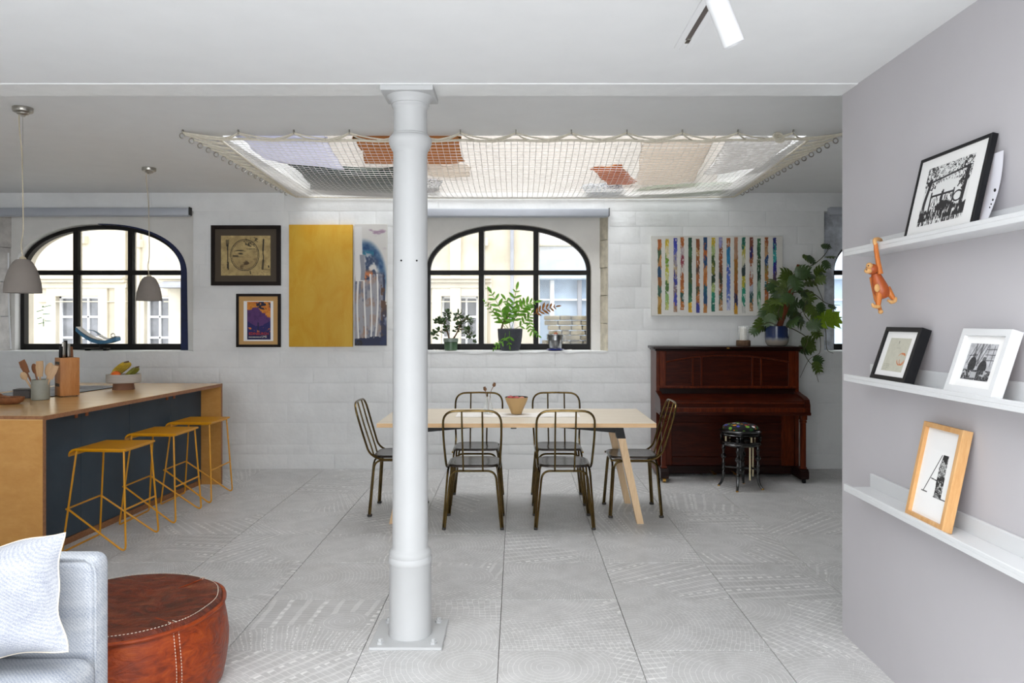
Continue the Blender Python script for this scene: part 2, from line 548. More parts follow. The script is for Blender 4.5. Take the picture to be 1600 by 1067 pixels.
M = dict(
    wall=painted_wall('white_masonry_paint', (232, 233, 232)),
    loft=painted_wall('cream_loft_paint', (205, 198, 190)),
    stone_paint=painted_wall('white_painted_stone', (234, 235, 234), 0.3, 20, 0.008),
    plaster=plain('white_ceiling_paint', (236, 237, 237), 0.8, var=0.01),
    beam=plain('white_brushed_beam_paint', (235, 236, 235), 0.45, var=0.02, vs=12, bmp=0.35, bs_=30, bd=0.004),
    lilac=plain('lilac_grey_wall_paint', (190, 187, 190), 0.75, var=0.012, vs=3, bmp=0.04, bs_=300),
    shelf=plain('white_lacquer', (216, 217, 218), 0.35, var=0.008),
    white_paint=plain('gloss_white_iron_paint', (191, 192, 192), 0.4, spec=.3, var=0.01, bmp=0.08, bs_=40, bd=0.003),
    jamb=plain('weathered_jamb_stone', (205, 197, 178), 0.8, var=0.13, vs=14, bmp=0.4, bs_=35, bd=0.006),
    jambgrey=plain('grey_jamb_stone', (206, 202, 197), 0.8, var=0.14, vs=9, bmp=0.4, bs_=35, bd=0.006),
    bluegrey=plain('blue_grey_marbled_plaster', (214, 218, 226), 0.8, var=0.2, vs=11, bmp=0.4, bs_=35, bd=0.006),
    infill=painted_wall('white_infill_plaster', (226, 224, 219), 0.2, 30, 0.006),
    frame=plain('black_window_steel', (24, 22, 21), 0.5, var=0.1, spec=.25),
    blue=plain('blue_edging_paint', (8, 24, 70), 0.6, var=0.15, vs=20),
    pane=glass('window_glass'),
    milky=milky('pale_milky_glass'),
    clear=glass('clear_glass', (0.96, 0.98, 0.97)),
    grout=plain('dark_floor_grout', (92, 86, 80), 0.9, var=0.1),
    tile=floor_tile_mat(),
    tile_far=plain('pale_grey_stone', (204, 203, 201), 0.5, var=0.03),
    ply=wood('birch_plywood', [(204, 158, 98), (214, 170, 110), (222, 182, 122)], (1.0, 4, 1.2), 2.4, 0.26, 0.3, 0.02),
    ply_end=wood('birch_plywood_panel', [(190, 134, 68), (200, 146, 78), (210, 158, 90)], (1.6, 1, 3), 2.4, 0.4, 0.1, 0.02),
    ply_edge=wood('brown_plywood_edge', [(120, 80, 52), (148, 102, 68), (168, 120, 82)], (1, 1, 1), 40, 0.5, 0, 0.02),
    navy=plain('slate_blue_door_paint', (64, 77, 88), 0.55, var=0.05, spec=.25),
    tan=plain('tan_leather_tab', (150, 84, 46), 0.6, var=0.1),
    mustard=plain('mustard_powder_coat', (212, 146, 8), 0.4, var=0.03),
    pine=wood('pale_pine', [(206, 192, 170), (218, 206, 186), (228, 218, 202)], (1, 16, 16), 2.0, 0.42, 0.1, 0.02),
    pine_edge=wood('warm_pine_edge', [(206, 166, 118), (220, 182, 136), (230, 196, 154)], (1.5, 16, 16), 2.0, 0.45, 0, 0.02),
    pine_leg=wood('pale_pine_leg', [(206, 172, 130), (222, 190, 150), (232, 204, 168)], (16, 16, 1.5), 2.0, 0.45, 0, 0.02),
    black=plain('black_metal', (16, 15, 15), 0.45, var=0.08, spec=.3),
    brass=plain('antique_brass_tube', (112, 93, 56), 0.2, 1.0, var=0.16, vs=18),
    seat=plain('dark_bronze_sheet', (76, 69, 65), 0.2, 0.75, var=0.1, vs=14),
    cap=plain('dark_rubber', (44, 40, 36), 0.6),
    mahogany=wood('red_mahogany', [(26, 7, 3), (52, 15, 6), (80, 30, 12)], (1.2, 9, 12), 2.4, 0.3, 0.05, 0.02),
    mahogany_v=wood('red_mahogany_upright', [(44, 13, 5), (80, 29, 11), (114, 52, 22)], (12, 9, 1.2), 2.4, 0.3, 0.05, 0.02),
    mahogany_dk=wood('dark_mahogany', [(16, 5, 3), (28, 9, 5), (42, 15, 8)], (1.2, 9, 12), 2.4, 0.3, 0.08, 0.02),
    ebony=plain('black_lacquered_wood', (15, 14, 14), 0.22, var=0.1, coat=0.5),
    cream_rod=plain('cream_painted_rod', (214, 200, 164), 0.4),
    gold=plain('worn_brass', (190, 146, 70), 0.35, 1.0),
    steel=plain('brushed_steel', (176, 172, 164), 0.3, 1.0, var=0.05),
    galv=plain('galvanised_steel', (172, 174, 176), 0.3, 1.0, var=0.18, vs=24),
    alu=plain('grey_blind_cassette', (176, 180, 188), 0.45, 0.2, var=0.02),
    concrete=plain('grey_concrete_shade', (130, 122, 115), 0.85, var=0.04, vs=10, bmp=0.1, bs_=80),
    cord=plain('beige_flex', (196, 184, 158), 0.8),
    rope=plain('cream_rope', (226, 219, 202), 0.9, var=0.05, vs=60, bmp=0.3, bs_=240),
    net=plain('white_net_cord', (236, 234, 230), 0.9, var=0.02),
    stoneware=plain('grey_green_stoneware', (150, 150, 138), 0.55, var=0.06, vs=18),
    beech=wood('oiled_beech', [(168, 108, 58), (190, 128, 74), (204, 146, 92)], (8, 8, 1.2), 3, 0.45, 0.1, 0.02),
    beech_pale=wood('pale_spoon_wood', [(188, 152, 112), (206, 172, 134), (216, 186, 150)], (8, 8, 1.5), 3, 0.6, 0, 0.02),
    spoon_dk=wood('brown_spoon_wood', [(108, 66, 40), (134, 86, 54), (152, 102, 66)], (8, 8, 1.5), 3, 0.6, 0, 0.02),
    strap=plain('grey_brown_strap', (84, 74, 60), 0.7),
    bowlw=plain('grey_ribbed_stoneware', (190, 184, 176), 0.6, var=0.04),
    bowlbase=plain('brown_unglazed_clay', (134, 96, 74), 0.8, var=0.08),
    banana=plain('banana_skin', (196, 164, 40), 0.5, var=0.22, vs=24),
    green_banana=plain('green_banana_skin', (134, 132, 46), 0.5, var=0.22, vs=24),
    orange=plain('orange_peel', (228, 104, 18), 0.45, var=0.06, bmp=0.25, bs_=260),
    hob=plain('black_hob_glass', (14, 15, 17), 0.08, var=0.05),
    dkgrey=plain('dark_grey_tin', (78, 76, 76), 0.5),
    sofa=fabric('pale_blue_grey_weave', (130, 138, 153), (196, 198, 200), 330, sheen=0),
    pillow=fabric('pale_grey_weave', (130, 135, 147), (180, 181, 184), 330, sheen=0),
    thread=plain('cream_thread', (216, 204, 186), 0.8),
    green=plain('leaf_green', (84, 104, 38), 0.45, var=0.25, vs=22),
    green_dk=plain('jade_leaf', (62, 86, 44), 0.35, var=0.25, vs=40),
    green_lt=plain('young_leaf', (136, 168, 34), 0.45, var=0.15, vs=22),
    fern=plain('fern_green', (104, 160, 40), 0.5, var=0.25, vs=30),
    fern_brown=plain('dried_frond', (150, 96, 42), 0.7, var=0.25, vs=40),
    stem=plain('brown_stem', (104, 82, 60), 0.8, var=0.15, vs=40),
    vine=plain('dark_green_vine', (70, 68, 40), 0.7, var=0.2, vs=30),
    pole=plain('coir_pole', (122, 62, 34), 0.95, var=0.2, vs=60, bmp=0.9, bs_=160, bd=0.01),
    soil=plain('dark_soil', (48, 38, 30), 0.95, var=0.2, vs=60),
    potgreen=plain('green_glazed_pot', (66, 92, 66), 0.3, var=0.15, vs=12),
    potrim=plain('grey_glazed_rim', (128, 140, 130), 0.35, var=0.1),
    potdark=plain('charcoal_plant_pot', (62, 64, 72), 0.75, var=0.08, vs=40),
    bluedish=plain('cobalt_glaze', (20, 32, 116), 0.25),
    terracotta=plain('clay_ball', (170, 104, 74), 0.8),
    wax=plain('ivory_wax', (232, 226, 212), 0.5),
    bark=plain('rough_bark', (104, 78, 58), 0.9, var=0.25, vs=40, bmp=0.6, bs_=120, bd=0.005),
    ochre=plain('ochre_stoneware', (190, 156, 106), 0.6, var=0.03),
    bowlin=plain('dark_glazed_inside', (38, 34, 32), 0.3),
    red=plain('red_fruit_skin', (170, 36, 34), 0.4, var=0.15),
    peach=plain('peach_fruit_skin', (208, 128, 96), 0.5, var=0.15),
    poppy=plain('dried_poppy', (122, 88, 62), 0.9, var=0.15, vs=60),
    linen=plain('white_linen', (236, 232, 226), 0.9, var=0.03, vs=20, bmp=0.2, bs_=300),
    dkframe=plain('dark_brown_frame', (26, 16, 12), 0.45, var=0.15, spec=.2),
    blkframe=plain('black_frame', (18, 18, 21), 0.5, var=0.05, spec=.25),
    mount_dk=plain('brown_mount_board', (74, 64, 52), 0.8, var=0.02),
    mount_tan=plain('tan_mount_board', (196, 156, 100), 0.8, var=0.02),
    mount_wh=plain('white_mount_board', (238, 237, 235), 0.8, var=0.01),
    canvas=plain('white_canvas', (218, 216, 208), 0.8, var=0.02),
    oak=wood('pale_oak_frame', [(190, 138, 84), (206, 158, 104), (218, 178, 128)], (12, 12, 1.5), 2.6, 0.45, 0, 0.03),
    oak_h=wood('pale_oak_frame_bar', [(206, 152, 96), (222, 174, 118), (234, 196, 144)], (1.5, 12, 12), 2.6, 0.45, 0, 0.03),
    brownboard=plain('brown_easel_board', (132, 74, 36), 0.7),
    paper=plain('white_paper', (236, 235, 242), 0.8, var=0.01),
    ink=plain('black_ink', (30, 28, 30), 0.8),
    teak=wood('orange_teak', [(158, 84, 30), (184, 104, 42), (204, 126, 60)], (10, 10, 1.5), 5, 0.4, 0.1, 0.02),
    limba=wood('pale_limba', [(176, 126, 72), (198, 150, 94), (212, 168, 114)], (10, 10, 1.5), 5, 0.45, 0, 0.02),
    teak_dk=wood('red_brown_teak', [(132, 58, 24), (156, 74, 32), (176, 92, 44)], (10, 10, 1.5), 5, 0.4, 0.1, 0.02),
    bluesheet=plain('blue_painted_sheet', (74, 128, 164), 0.45, var=0.1, vs=14),
    whitesheet=plain('white_painted_sheet', (226, 226, 226), 0.45, var=0.03),
    bath=plain('cream_street_stone', (196, 187, 167), 0.9, var=0.12, vs=1.6, bmp=0.2, bs_=12, bd=0.02),
    bath_trim=plain('pale_street_stone', (204, 196, 178), 0.9, var=0.08, vs=2.5),
    sash=plain('white_sash_paint', (238, 240, 243), 0.5, var=0.01),
    farglass=plain('grey_far_glass', (120, 122, 126), 0.15, var=0.25, vs=2.5),
    slate=plain('grey_slate', (150, 152, 158), 0.7),
    render=plain('pale_blue_render', (172, 190, 208), 0.7, var=0.06),
    render_w=plain('pale_white_render', (224, 226, 228), 0.7, var=0.06),
    rubble=plain('olive_rubble_stone', (112, 104, 82), 0.9, var=0.35, vs=4, bmp=0.6, bs_=10, bd=0.03),
    asphalt=plain('grey_street_paving', (150, 148, 144), 0.9, var=0.1),
    marker=plain('green_marker', (40, 150, 104), 0.6),
)


def leafy(m, k=.35):
    """leaves pass light"""
    nt = m.node_tree
    b = nt.nodes['Principled BSDF']
    tl = nt.nodes.new('ShaderNodeBsdfTranslucent')
    L(nt, b.inputs['Base Color'].links[0].from_socket, tl.inputs[0])
    mx = nt.nodes.new('ShaderNodeMixShader')
    mx.inputs[0].default_value = k
    L(nt, b.outputs[0], mx.inputs[1]); L(nt, tl.outputs[0], mx.inputs[2])
    L(nt, mx.outputs[0], nt.nodes['Material Output'].inputs[0])


for k_ in ('fern', 'green_lt', 'green', 'fern_brown'): leafy(M[k_], .4 if k_ != 'green' else .2)

# ================================================================== THE SETTING
WY = 7.344                     # face of the far wall
rnd = random.Random(4)

# ---- floor: grout bed and one object per tile
fl = MB().box(-5.4, 5.4, -2.1, 7.6, -0.10, -0.006)
floor = struct('floor', fl, M['grout'], 'grey chiselled stone tile floor')
obj('floor_slab', MB().box(-5.4, 5.4, -2.1, 1.505, -0.0055, 0.0), M['tile_far'], floor)
tm = MB().rbox(-0.2985, 0.2985, -0.2982, 0.2982, -0.012, 0.0, 0.0007, 1).mesh('floor_tile')
tm.materials.append(M['tile'])
for j in range(10):
    for i in range(17):
        x, y = -0.077 + 0.6 * (i - 8) - 0.3, 3.308 + 0.6 * (j - 3) + 0.3
        if x > 3.9 or y > 7.6: continue
        o = obj('floor_tile', tm, None, floor, (x, y, rnd.uniform(-0.0006, 0.0006)))
        o.rotation_euler = (0, 0, PI / 2 * rnd.randrange(4))

# ---- far wall with three window openings (x0, x1)
OP = [(-5.12, -3.16), (-1.06, 0.894), (3.006, 4.98)]
OZ0, OZ1 = 1.15, 2.519
wb = MB()
yb0, yb1 = WY + 0.007, 7.72
wb.box(-5.4, 5.4, yb0, yb1, -0.1, OZ0)
wb.box(-5.4, 5.4, yb0, yb1, OZ1, 2.70)
xs = [-5.4] + [x for o in OP for x in o] + [5.4]
for a, b in zip(xs[0::2], xs[1::2]): wb.box(a, b, yb0, yb1, OZ0, OZ1)
wall = struct('wall_back', wb, M['wall'], 'white painted stone wall with three arched windows')
struct('wall_loft', MB().box(-5.4, 5.4, yb0, yb1, 2.70, 5.4), M['loft'], 'cream painted loft wall seen through the net')
# each painted stone of the wall, its face proud of the joints
lv = [0.0, 0.145, 0.24, 0.45, 0.65, 0.84, 0.99, 1.15, 1.36, 1.57, 1.78, 2.0, 2.2, 2.37, 2.519, 2.70]


def stone(x0, x1, z0, z1):
    g = 0.0012
    x0, x1, z0, z1 = x0 + g, x1 - g, z0 + g, z1 - g
    e = 0.02
    U = [x0, x0 + e, x0 + (x1 - x0) * 0.35, x0 + (x1 - x0) * 0.68, x1 - e, x1]
    V = [z0, z0 + e, (z0 + z1) / 2, z1 - e, z1]
    off = rnd.uniform(-0.001, 0.001)
    v, f = [], []
    for j, z in enumerate(V):
        for i, x in enumerate(U):
            edge = i in (0, 5) or j in (0, 4)
            dx, dz = (rnd.uniform(-.006, .006), rnd.uniform(-.006, .006)) if not edge else (0, 0)
            v.append((x + dx, WY + (0.0024 if edge else off + rnd.uniform(-0.0014, 0.0014)), z + dz))
    for j in range(4):
        for i in range(5):
            a = j * 6 + i
            f.append((a, a + 1, a + 7, a + 6))
    mb = MB().add(v, f)
    return obj('wall_stone', mb, M['stone_paint'], wall, ang=60, fix=False)


for j in range(len(lv) - 1):
    z0, z1 = lv[j], lv[j + 1]
    top = j == len(lv) - 2
    x = -5.15 - rnd.uniform(0, 0.3)
    segs = []
    while x < 3.35:
        ln = rnd.uniform(1.1, 1.9) if top else rnd.uniform(0.32, 0.62)
        segs.append((x, min(x + ln, 3.4)))
        x += ln
    for a, b in segs:
        parts = [(a, b)]
        if z0 >= OZ0 - 1e-6 and z1 <= OZ1 + 1e-6:
            for (p, q) in OP:
                nxt = []
                for (s, t) in parts:
                    if t <= p or s >= q: nxt.append((s, t)); continue
                    if s < p: nxt.append((s, p))
                    if t > q: nxt.append((q, t))
                parts = nxt
        for (s, t) in parts:
            if t - s > 0.06: stone(s, t, z0, z1)
# rough jamb stones of the openings
for (xa, xb, n, mm, sd) in ((0.894, 0.838, 5, 'jamb', 1), (-1.06, -1.00, 5, 'jamb', -1), (-5.12, -5.055, 4, 'jambgrey', -1)):
    zz = [OZ0 + (OZ1 - OZ0) * k / n for k in range(n + 1)]
    for k in range(n):
        p = [(xa, WY + .004), (xb + rnd.uniform(-.006, .006), 7.5), (xb, 7.70), (xa + 0.02 * sd, 7.70)]
        obj('jamb_stone', MB().prism(p, zz[k] + .003, zz[k + 1] - .003, 'z'), M[mm], wall)

# window sills
for n, (a, b) in enumerate(OP):
    U = np.linspace(a, b, 40)
    A = [(x, WY - 0.004 + rnd.uniform(-.006, .004), OZ0 + 0.004) for x in U]
    B = [(x, 7.60, OZ0 + 0.006) for x in U]
    C = [(x, WY - 0.006 + rnd.uniform(-.003, .003), OZ0 - rnd.choice((.008, .01, .012, .022))) for x in U]
    s = MB().strip(A, B)
    s.strip(C, A)
    struct('trim_%d' % (n + 1), s, M['stone_paint'], 'white painted window sill ledge', ang=50)

# ---- the arched windows
CXW = (-4.183, -0.081, 4.004)
HW, RISE, SPR = 0.828, 0.47, 1.942
FY0, FY1 = 7.60, 7.67


def arch_z(x, hw=HW, rise=RISE):
    t = min(1.0, abs(x) / hw)
    return SPR + rise * (1 - t ** 2.15) ** (1 / 2.15)


def arch_loop(hw, rise, zb, n=36):
    pts = [(-hw, zb), (hw, zb)]
    for k in range(n + 1):
        a = PI * k / n
        c, s = math.cos(a), math.sin(a)
        pts.append((hw * math.copysign(abs(c) ** (2 / 2.15), c), SPR + rise * abs(s) ** (2 / 2.15)))
    return pts


for wi in range(3):
    cx = CXW[wi]
    win = thing('window_%d' % (wi + 1), 'black framed arched window with six panes', None, (cx, 0, 0))
    win['kind'] = 'structure'
    a, b = OP[wi][0] - cx, OP[wi][1] - cx
    # infill around the arch: outer rectangle to arch hole
    if wi == 0: a, b = -0.875, b + 0.01
    elif wi == 1: a, b = -0.925, 0.921
    hole = arch_loop(HW + 0.004, RISE + 0.004, OZ0)
    out = []
    for (x, z) in hole:
        out.append((x, z))
    f_in, f_out = [], []
    nh = len(hole)
    # outer ring matched point by point
    for i, (x, z) in enumerate(hole):
        if i == 0: q = (a, OZ0)
        elif i == 1: q = (b, OZ0)
        else:
            k = (i - 2) / (nh - 3)
            per = [(b, SPR), (b, OZ1), (a, OZ1), (a, SPR)]
            ln = [OZ1 - SPR, b - a, OZ1 - SPR]
            d = k * sum(ln)
            for m_ in range(3):
                if d <= ln[m_] + 1e-9 or m_ == 2:
                    t = min(1, d / ln[m_])
                    q = (per[m_][0] + (per[m_ + 1][0] - per[m_][0]) * t, per[m_][1] + (per[m_ + 1][1] - per[m_][1]) * t)
                    break
                d -= ln[m_]
        f_in.append((x, z)); f_out.append(q)
    mb = MB()
    y0, y1 = 7.52, 7.63
    n = nh
    I0 = [(x, y0, z) for x, z in f_in]; O0 = [(x, y0, z) for x, z in f_out]
    I1 = [(x, y1, z) for x, z in f_in]; O1 = [(x, y1, z) for x, z in f_out]
    for A, B in ((I0[1:] + I0[:1], O0[1:] + O0[:1]), (O1[1:] + O1[:1], I1[1:] + I1[:1]), (I1[1:] + I1[:1], I0[1:] + I0[:1]), (O0[1:] + O0[:1], O1[1:] + O1[:1])):
        mb.strip(A, B)
    obj('infill_panel', mb, M['bluegrey' if wi == 2 else 'infill'], win, ang=30)
    if wi == 0:
        # deep blue painted edging, widening down the right of the arch
        A, B = [], []
        for k in range(40):
            t = k / 39
            an = PI / 2 * (1 - t / 0.55) if t < 0.55 else None
            if an is not None:
                c, s = abs(math.cos(an)) ** (2 / 2.15), abs(math.sin(an)) ** (2 / 2.15)
                wd = 0.008 + 0.052 * (t / 0.55) ** 1.5
                A.append((HW * c, SPR + RISE * s)); B.append(((HW + wd) * c, SPR + (RISE + wd * 0.9) * s))
            else:
                u = (t - 0.55) / 0.45
                z = SPR + (OZ0 + 0.005 - SPR) * u
                A.append((HW, z)); B.append((min(HW + 0.06 + 0.012 * u, b), z))
        e = MB()
        e.strip([(x, 7.514, z) for x, z in A], [(x, 7.514, z) for x, z in B])
        e.strip([(x, 7.514, z) for x, z in B], [(x, 7.522, z) for x, z in B])
        e.strip([(x, 7.60, z) for x, z in A], [(x, 7.514, z) for x, z in A])
        obj('blue_edging', e, M['blue'], win)['label'] = 'deep blue painted edging along the arch'
    # frame ring
    fw = 0.036
    o_l = arch_loop(HW, RISE, OZ0 + 0.006)
    i_l = arch_loop(HW - fw, RISE - fw, OZ0 + 0.066)
    mb = MB()
    O0 = [(x, FY0, z) for x, z in o_l]; I0 = [(x, FY0, z) for x, z in i_l]
    O1 = [(x, FY1, z) for x, z in o_l]; I1 = [(x, FY1, z) for x, z in i_l]
    for A, B in ((I0, O0), (O1, I1), (I1, I0), (O0, O1)): mb.strip(A, B, True)
    obj('frame', mb, M['frame'], win, ang=30)
    orv = MB()
    q0 = arch_loop(HW - .004, RISE - .004, OZ0); q1 = arch_loop(HW + .06, RISE + .06, OZ0 - .06)
    orv.strip([(x, FY1 + .004, z) for x, z in q0], [(x, 7.80, z) for x, z in q0], True)
    orv.strip([(x, 7.80, z) for x, z in q0], [(x, 7.80, z) for x, z in q1], True)
    obj('outer_reveal', orv, M['bath_trim'], win, ang=30)
    iz = lambda x: arch_z(x, HW - fw, RISE - fw)
    mw = 0.025
    for mx in (-0.277, 0.277):
        obj('mullion', MB().rbox(mx - mw, mx + mw, FY0 + .002, FY1, OZ0 + 0.05, iz(mx) + 0.012, .003), M['frame'], win)
        obj('glazing_bead', MB().rbox(mx + mw, mx + mw + 0.014, FY0 + .03, FY1 - .01, OZ0 + 0.066, iz(mx + mw) - 0.004, .002), M['steel'], win)
    zt = 1.936
    obj('transom', MB().rbox(-HW + 0.02, HW - 0.02, FY0 - .002, FY1, zt - 0.023, zt + 0.023, .003), M['frame'], win)
    # six panes
    cols = [(-HW + fw, -0.277 - mw), (-0.277 + mw, 0.277 - mw), (0.277 + mw, HW - fw)]
    for (x0, x1) in cols:
        for up in (0, 1):
            if up:
                top = [(x0 + (x1 - x0) * k / 12, max(zt + .03, iz(x0 + (x1 - x0) * k / 12))) for k in range(12, -1, -1)]
                poly = [(x0, zt + 0.02), (x1, zt + 0.02)] + top
            else:
                poly = [(x0, OZ0 + 0.06), (x1, OZ0 + 0.06), (x1, zt - 0.02), (x0, zt - 0.02)]
            obj('pane', MB().add([(x, FY1 - 0.025, z) for x, z in poly], [tuple(range(len(poly)))]), M['pane'], win, ang=0)
    if wi == 0:
        mk = MB()
        for (ax, az, bx, bz) in ((66, 480, 80, 477), (57, 487, 68, 484), (67, 491, 78, 490), (58, 498, 65, 496), (70, 501, 80, 502), (60, 506, 69, 504), (68, 498, 68, 510), (66, 479, 68, 478)):
            p, q = PX(ax, az, FY1 - 0.027), PX(bx, bz, FY1 - 0.027)
            mk.tube([(p.x - cx, p.y, p.z), (q.x - cx, q.y, q.z)], 0.0035, 5)
        obj('marker_scribble', mk, M['marker'], win)['label'] = 'green pen strokes on the glass'

# ---- ceilings, beam, other walls
cz = 2.70
vx0, vx1, vy0 = -1.99, 1.96, 5.085
c = MB()
c.box(-5.4, 5.4, 3.515, vy0, cz, cz + 0.24)
c.box(-5.4, vx0, vy0, 7.36, cz, cz + 0.24)
c.box(vx1, 5.4, vy0, 7.36, cz, cz + 0.24)
struct('ceiling_back', c, M['plaster'], 'white ceiling with an open void under the net')
cn_ = MB()
for q in ((-5.4, 5.4, -2.1, -.3), (-5.4, 5.4, 1.7, 3.335), (-5.4, -2.15, -.3, 1.7), (1.15, 5.4, -.3, 1.7)): cn_.box(q[0], q[1], q[2], q[3], 2.503, 2.75)  # gap over the living area added to let the fill lamp through
struct('ceiling', cn_, M['plaster'], 'white plaster ceiling over the living area')
struct('ceiling_beam', MB().rbox(-5.4, 5.4, 3.335, 3.515, 2.4995, 2.94, .003), M['beam'], 'white painted beam across the ceiling')
struct('wall_left', MB().box(-5.5, -5.4, -2.1, 7.7, 0, 5.4), M['wall'], 'white wall beyond the kitchen')
struct('wall_far_right', MB().box(5.4, 5.5, -2.1, 7.7, 0, 5.4), M['wall'], 'white wall beyond the partition')
struct('wall_right', MB().box(1.515, 1.66, -2.1, 3.497, 0, 2.503), M['lilac'], 'lilac grey partition wall carrying the picture ledges')
wf = MB()
wf.box(-5.4, -2.7, -2.1, -2.0, 0, 2.75); wf.box(1.5, 5.4, -2.1, -2.0, 0, 2.75); wf.box(-2.7, 1.5, -2.1, -2.0, 2.48, 2.75)
struct('wall_front', wf, M['wall'], 'white wall with a wide opening opposite the arched windows')
u = MB()
u.box(-3.6, -3.5, 3.5, 7.36, cz + 0.24, 5.3); u.box(3.5, 3.6, 3.5, 7.36, cz + 0.24, 5.3); u.box(-3.6, 3.6, 3.4, 3.5, cz + 0.24, 5.3)
struct('wall_upper', u, M['loft'], 'white walls of the loft above the net')
u = MB()
u.box(-3.6, -1.8, 3.4, 7.4, 5.3, 5.4); u.box(1.8, 3.6, 3.4, 7.4, 5.3, 5.4); u.box(-1.8, 1.8, 3.4, 4.9, 5.3, 5.4); u.box(-1.8, 1.8, 7.1, 7.4, 5.3, 5.4)
struct('ceiling_upper', u, M['plaster'], 'loft roof with an open rooflight')

# ---- cast iron column
col = thing('iron_column', 'white painted cast iron column with moulded capital and bolted base plate', 'column', (-0.489, 3.463, 0))
col['kind'] = 'thing'
pr = [(0.0985, 0.0), (0.0985, 0.012), (0.0965, 0.02), (0.0955, 0.325), (0.0985, 0.33), (0.1005, 0.338), (0.0995, 0.352), (0.094, 0.36), (0.097, 0.372), (0.0935, 0.385), (0.086, 0.392),
      (0.0815, 0.40), (0.0805, 0.9), (0.0795, 1.4), (0.0785, 2.0), (0.0775, 2.198), (0.079, 2.212), (0.088, 2.228), (0.096, 2.246), (0.099, 2.262), (0.0965, 2.276), (0.09, 2.284), (0.085, 2.287), (0.084, 2.292), (0.078, 2.297),
      (0.0765, 2.31), (0.076, 2.405), (0.078, 2.412), (0.083, 2.418), (0.0835, 2.428), (0.088, 2.43), (0.0885, 2.438), (0.095, 2.448), (0.106, 2.462), (0.112, 2.474), (0.112, 2.48)]
obj('shaft', MB().lathe(pr, 48), M['white_paint'], col, (0, 0, 0.012))
obj('base_plate', MB().rbox(-.1615, .1615, -.1615, .1615, 0, .014, .003), M['white_paint'], col)
obj('capital_plate', MB().rbox(-.118, .118, -.125, .10, 2.475, 2.499, .002), M['white_paint'], col)
for sx in (-1, 1):
    for sy in (-1, 1):
        obj('bolt', MB().lathe([(0.017, 0), (0.017, .012), (.011, .013), (.0105, .024), (.004, .026)], 6), M['white_paint'], col, (sx * .118, sy * .118, .013))
for (px, py) in ((627, 407), (651, 407)):
    d = PX(px, py, 3.39)
    obj('bolt_hole', MB().ball((0, 0, 0), .0045, .003, .0045, 10, 6), M['black'], col, (d.x + .489, -math.sqrt(max(0, .0797 ** 2 - (d.x + .489) ** 2)), d.z))

# ---- the street outside
struct('ground', MB().box(-22, 22, 7.9, 14.6, -1.2, -1.0), M['asphalt'], 'pale street paving outside the windows')
FYD = 14.0
bl = thing('street_building', 'cream stone building with white sash windows across the street', 'building', (0, FYD, 0))


def fx(px): return (px - CX) * FYD / FP
def fz(py): return EYE - (py - CY) * FYD / FP


wins = [(88, 156, 462, 3), (226, 266, 462, 2), (689, 748, 461, 3)]
wx = [(fx(a), fx(b)) for a, b, _, _ in wins]
wz0, wz1 = 0.35, fz(462)
fb = MB()
edge = [-16.0] + [x for q in wx for x in q] + [fx(834)]
for a, b in zip(edge[0::2], edge[1::2]): fb.box(a, b, 0, .5, -1.0, 8)
for a, b in wx:
    fb.box(a, b, 0, .5, -1.0, wz0); fb.box(a, b, 0, .5, wz1, 8)
obj('facade', fb, M['bath'], bl)
for (a, b), (_, _, _, nc) in zip(wx, wins):
    # stone surround
    for q in ((a - .16, a + .012, wz0 - .1, wz1 + .16), (b - .012, b + .16, wz0 - .1, wz1 + .16), (a, b, wz1 - .012, wz1 + .16), (a - .2, b + .2, wz0 - .18, wz0)):
        obj('window_surround', MB().rbox(q[0], q[1], -.05, .1, q[2], q[3], .008), M['bath_trim'], bl)
    sw = obj('sash_frame', MB().rbox(a, a + .05, .08, .16, wz0, wz1, .004).rbox(b - .05, b, .08, .16, wz0, wz1, .004).rbox(a, b, .08, .16, wz1 - .05, wz1, .004).rbox(a, b, .08, .16, wz0, wz0 + .07, .004), M['sash'], bl)
    nr = 4
    for i in range(1, nc): obj('glazing_bar', MB().rbox(a + (b - a) * i / nc - .018, a + (b - a) * i / nc + .018, .09, .15, wz0, wz1, .003), M['sash'], sw)
    for i in range(1, nr): obj('glazing_bar', MB().rbox(a, b, .09, .15, wz0 + (wz1 - wz0) * i / nr - .02, wz0 + (wz1 - wz0) * i / nr + .02, .003), M['sash'], sw)
    obj('window_pane', MB().box(a, b, .13, .14, wz0, wz1), M['farglass'], sw)
for (p, q) in ((62, 200), (258, 330), (672, 768)):
    cn = MB()
    x0, x1 = fx(p), fx(q)
    for (d, zl, zh) in ((-.22, .0, .05), (-.16, -.06, .0), (-.08, -.16, -.06), (-.05, -.42, -.40)):
        cn.rbox(x0 - d * -.3, x1, d, .02, fz(437) + zl, fz(437) + zh, .01)
    obj('cornice', cn, M['bath_trim'], bl)
obj('parapet_band', MB().rbox(-16, fx(834), -.1, .05, 3.35, 3.5, .02), M['bath_trim'], bl)
for p in (190, 212, 648, 712, 276): obj('pilaster', MB().rbox(fx(p) - .1, fx(p) + .1, -.07, .05, -1, fz(440) if p in (276,) else 3.3, .01), M['bath_trim'], bl)
for (p, y) in ((132, 374), (757, 378), (218, 380)): obj('stone_corbel', MB().rbox(fx(p) - .07, fx(p) + .07, -.14, .02, fz(y) - .09, fz(y) + .06, .012), M['bath_trim'], bl)
dp = MB().tube([(fx(800), -.06, -1), (fx(800), -.06, 6)], .035, 10)
obj('drainpipe', dp, M['slate'], bl)
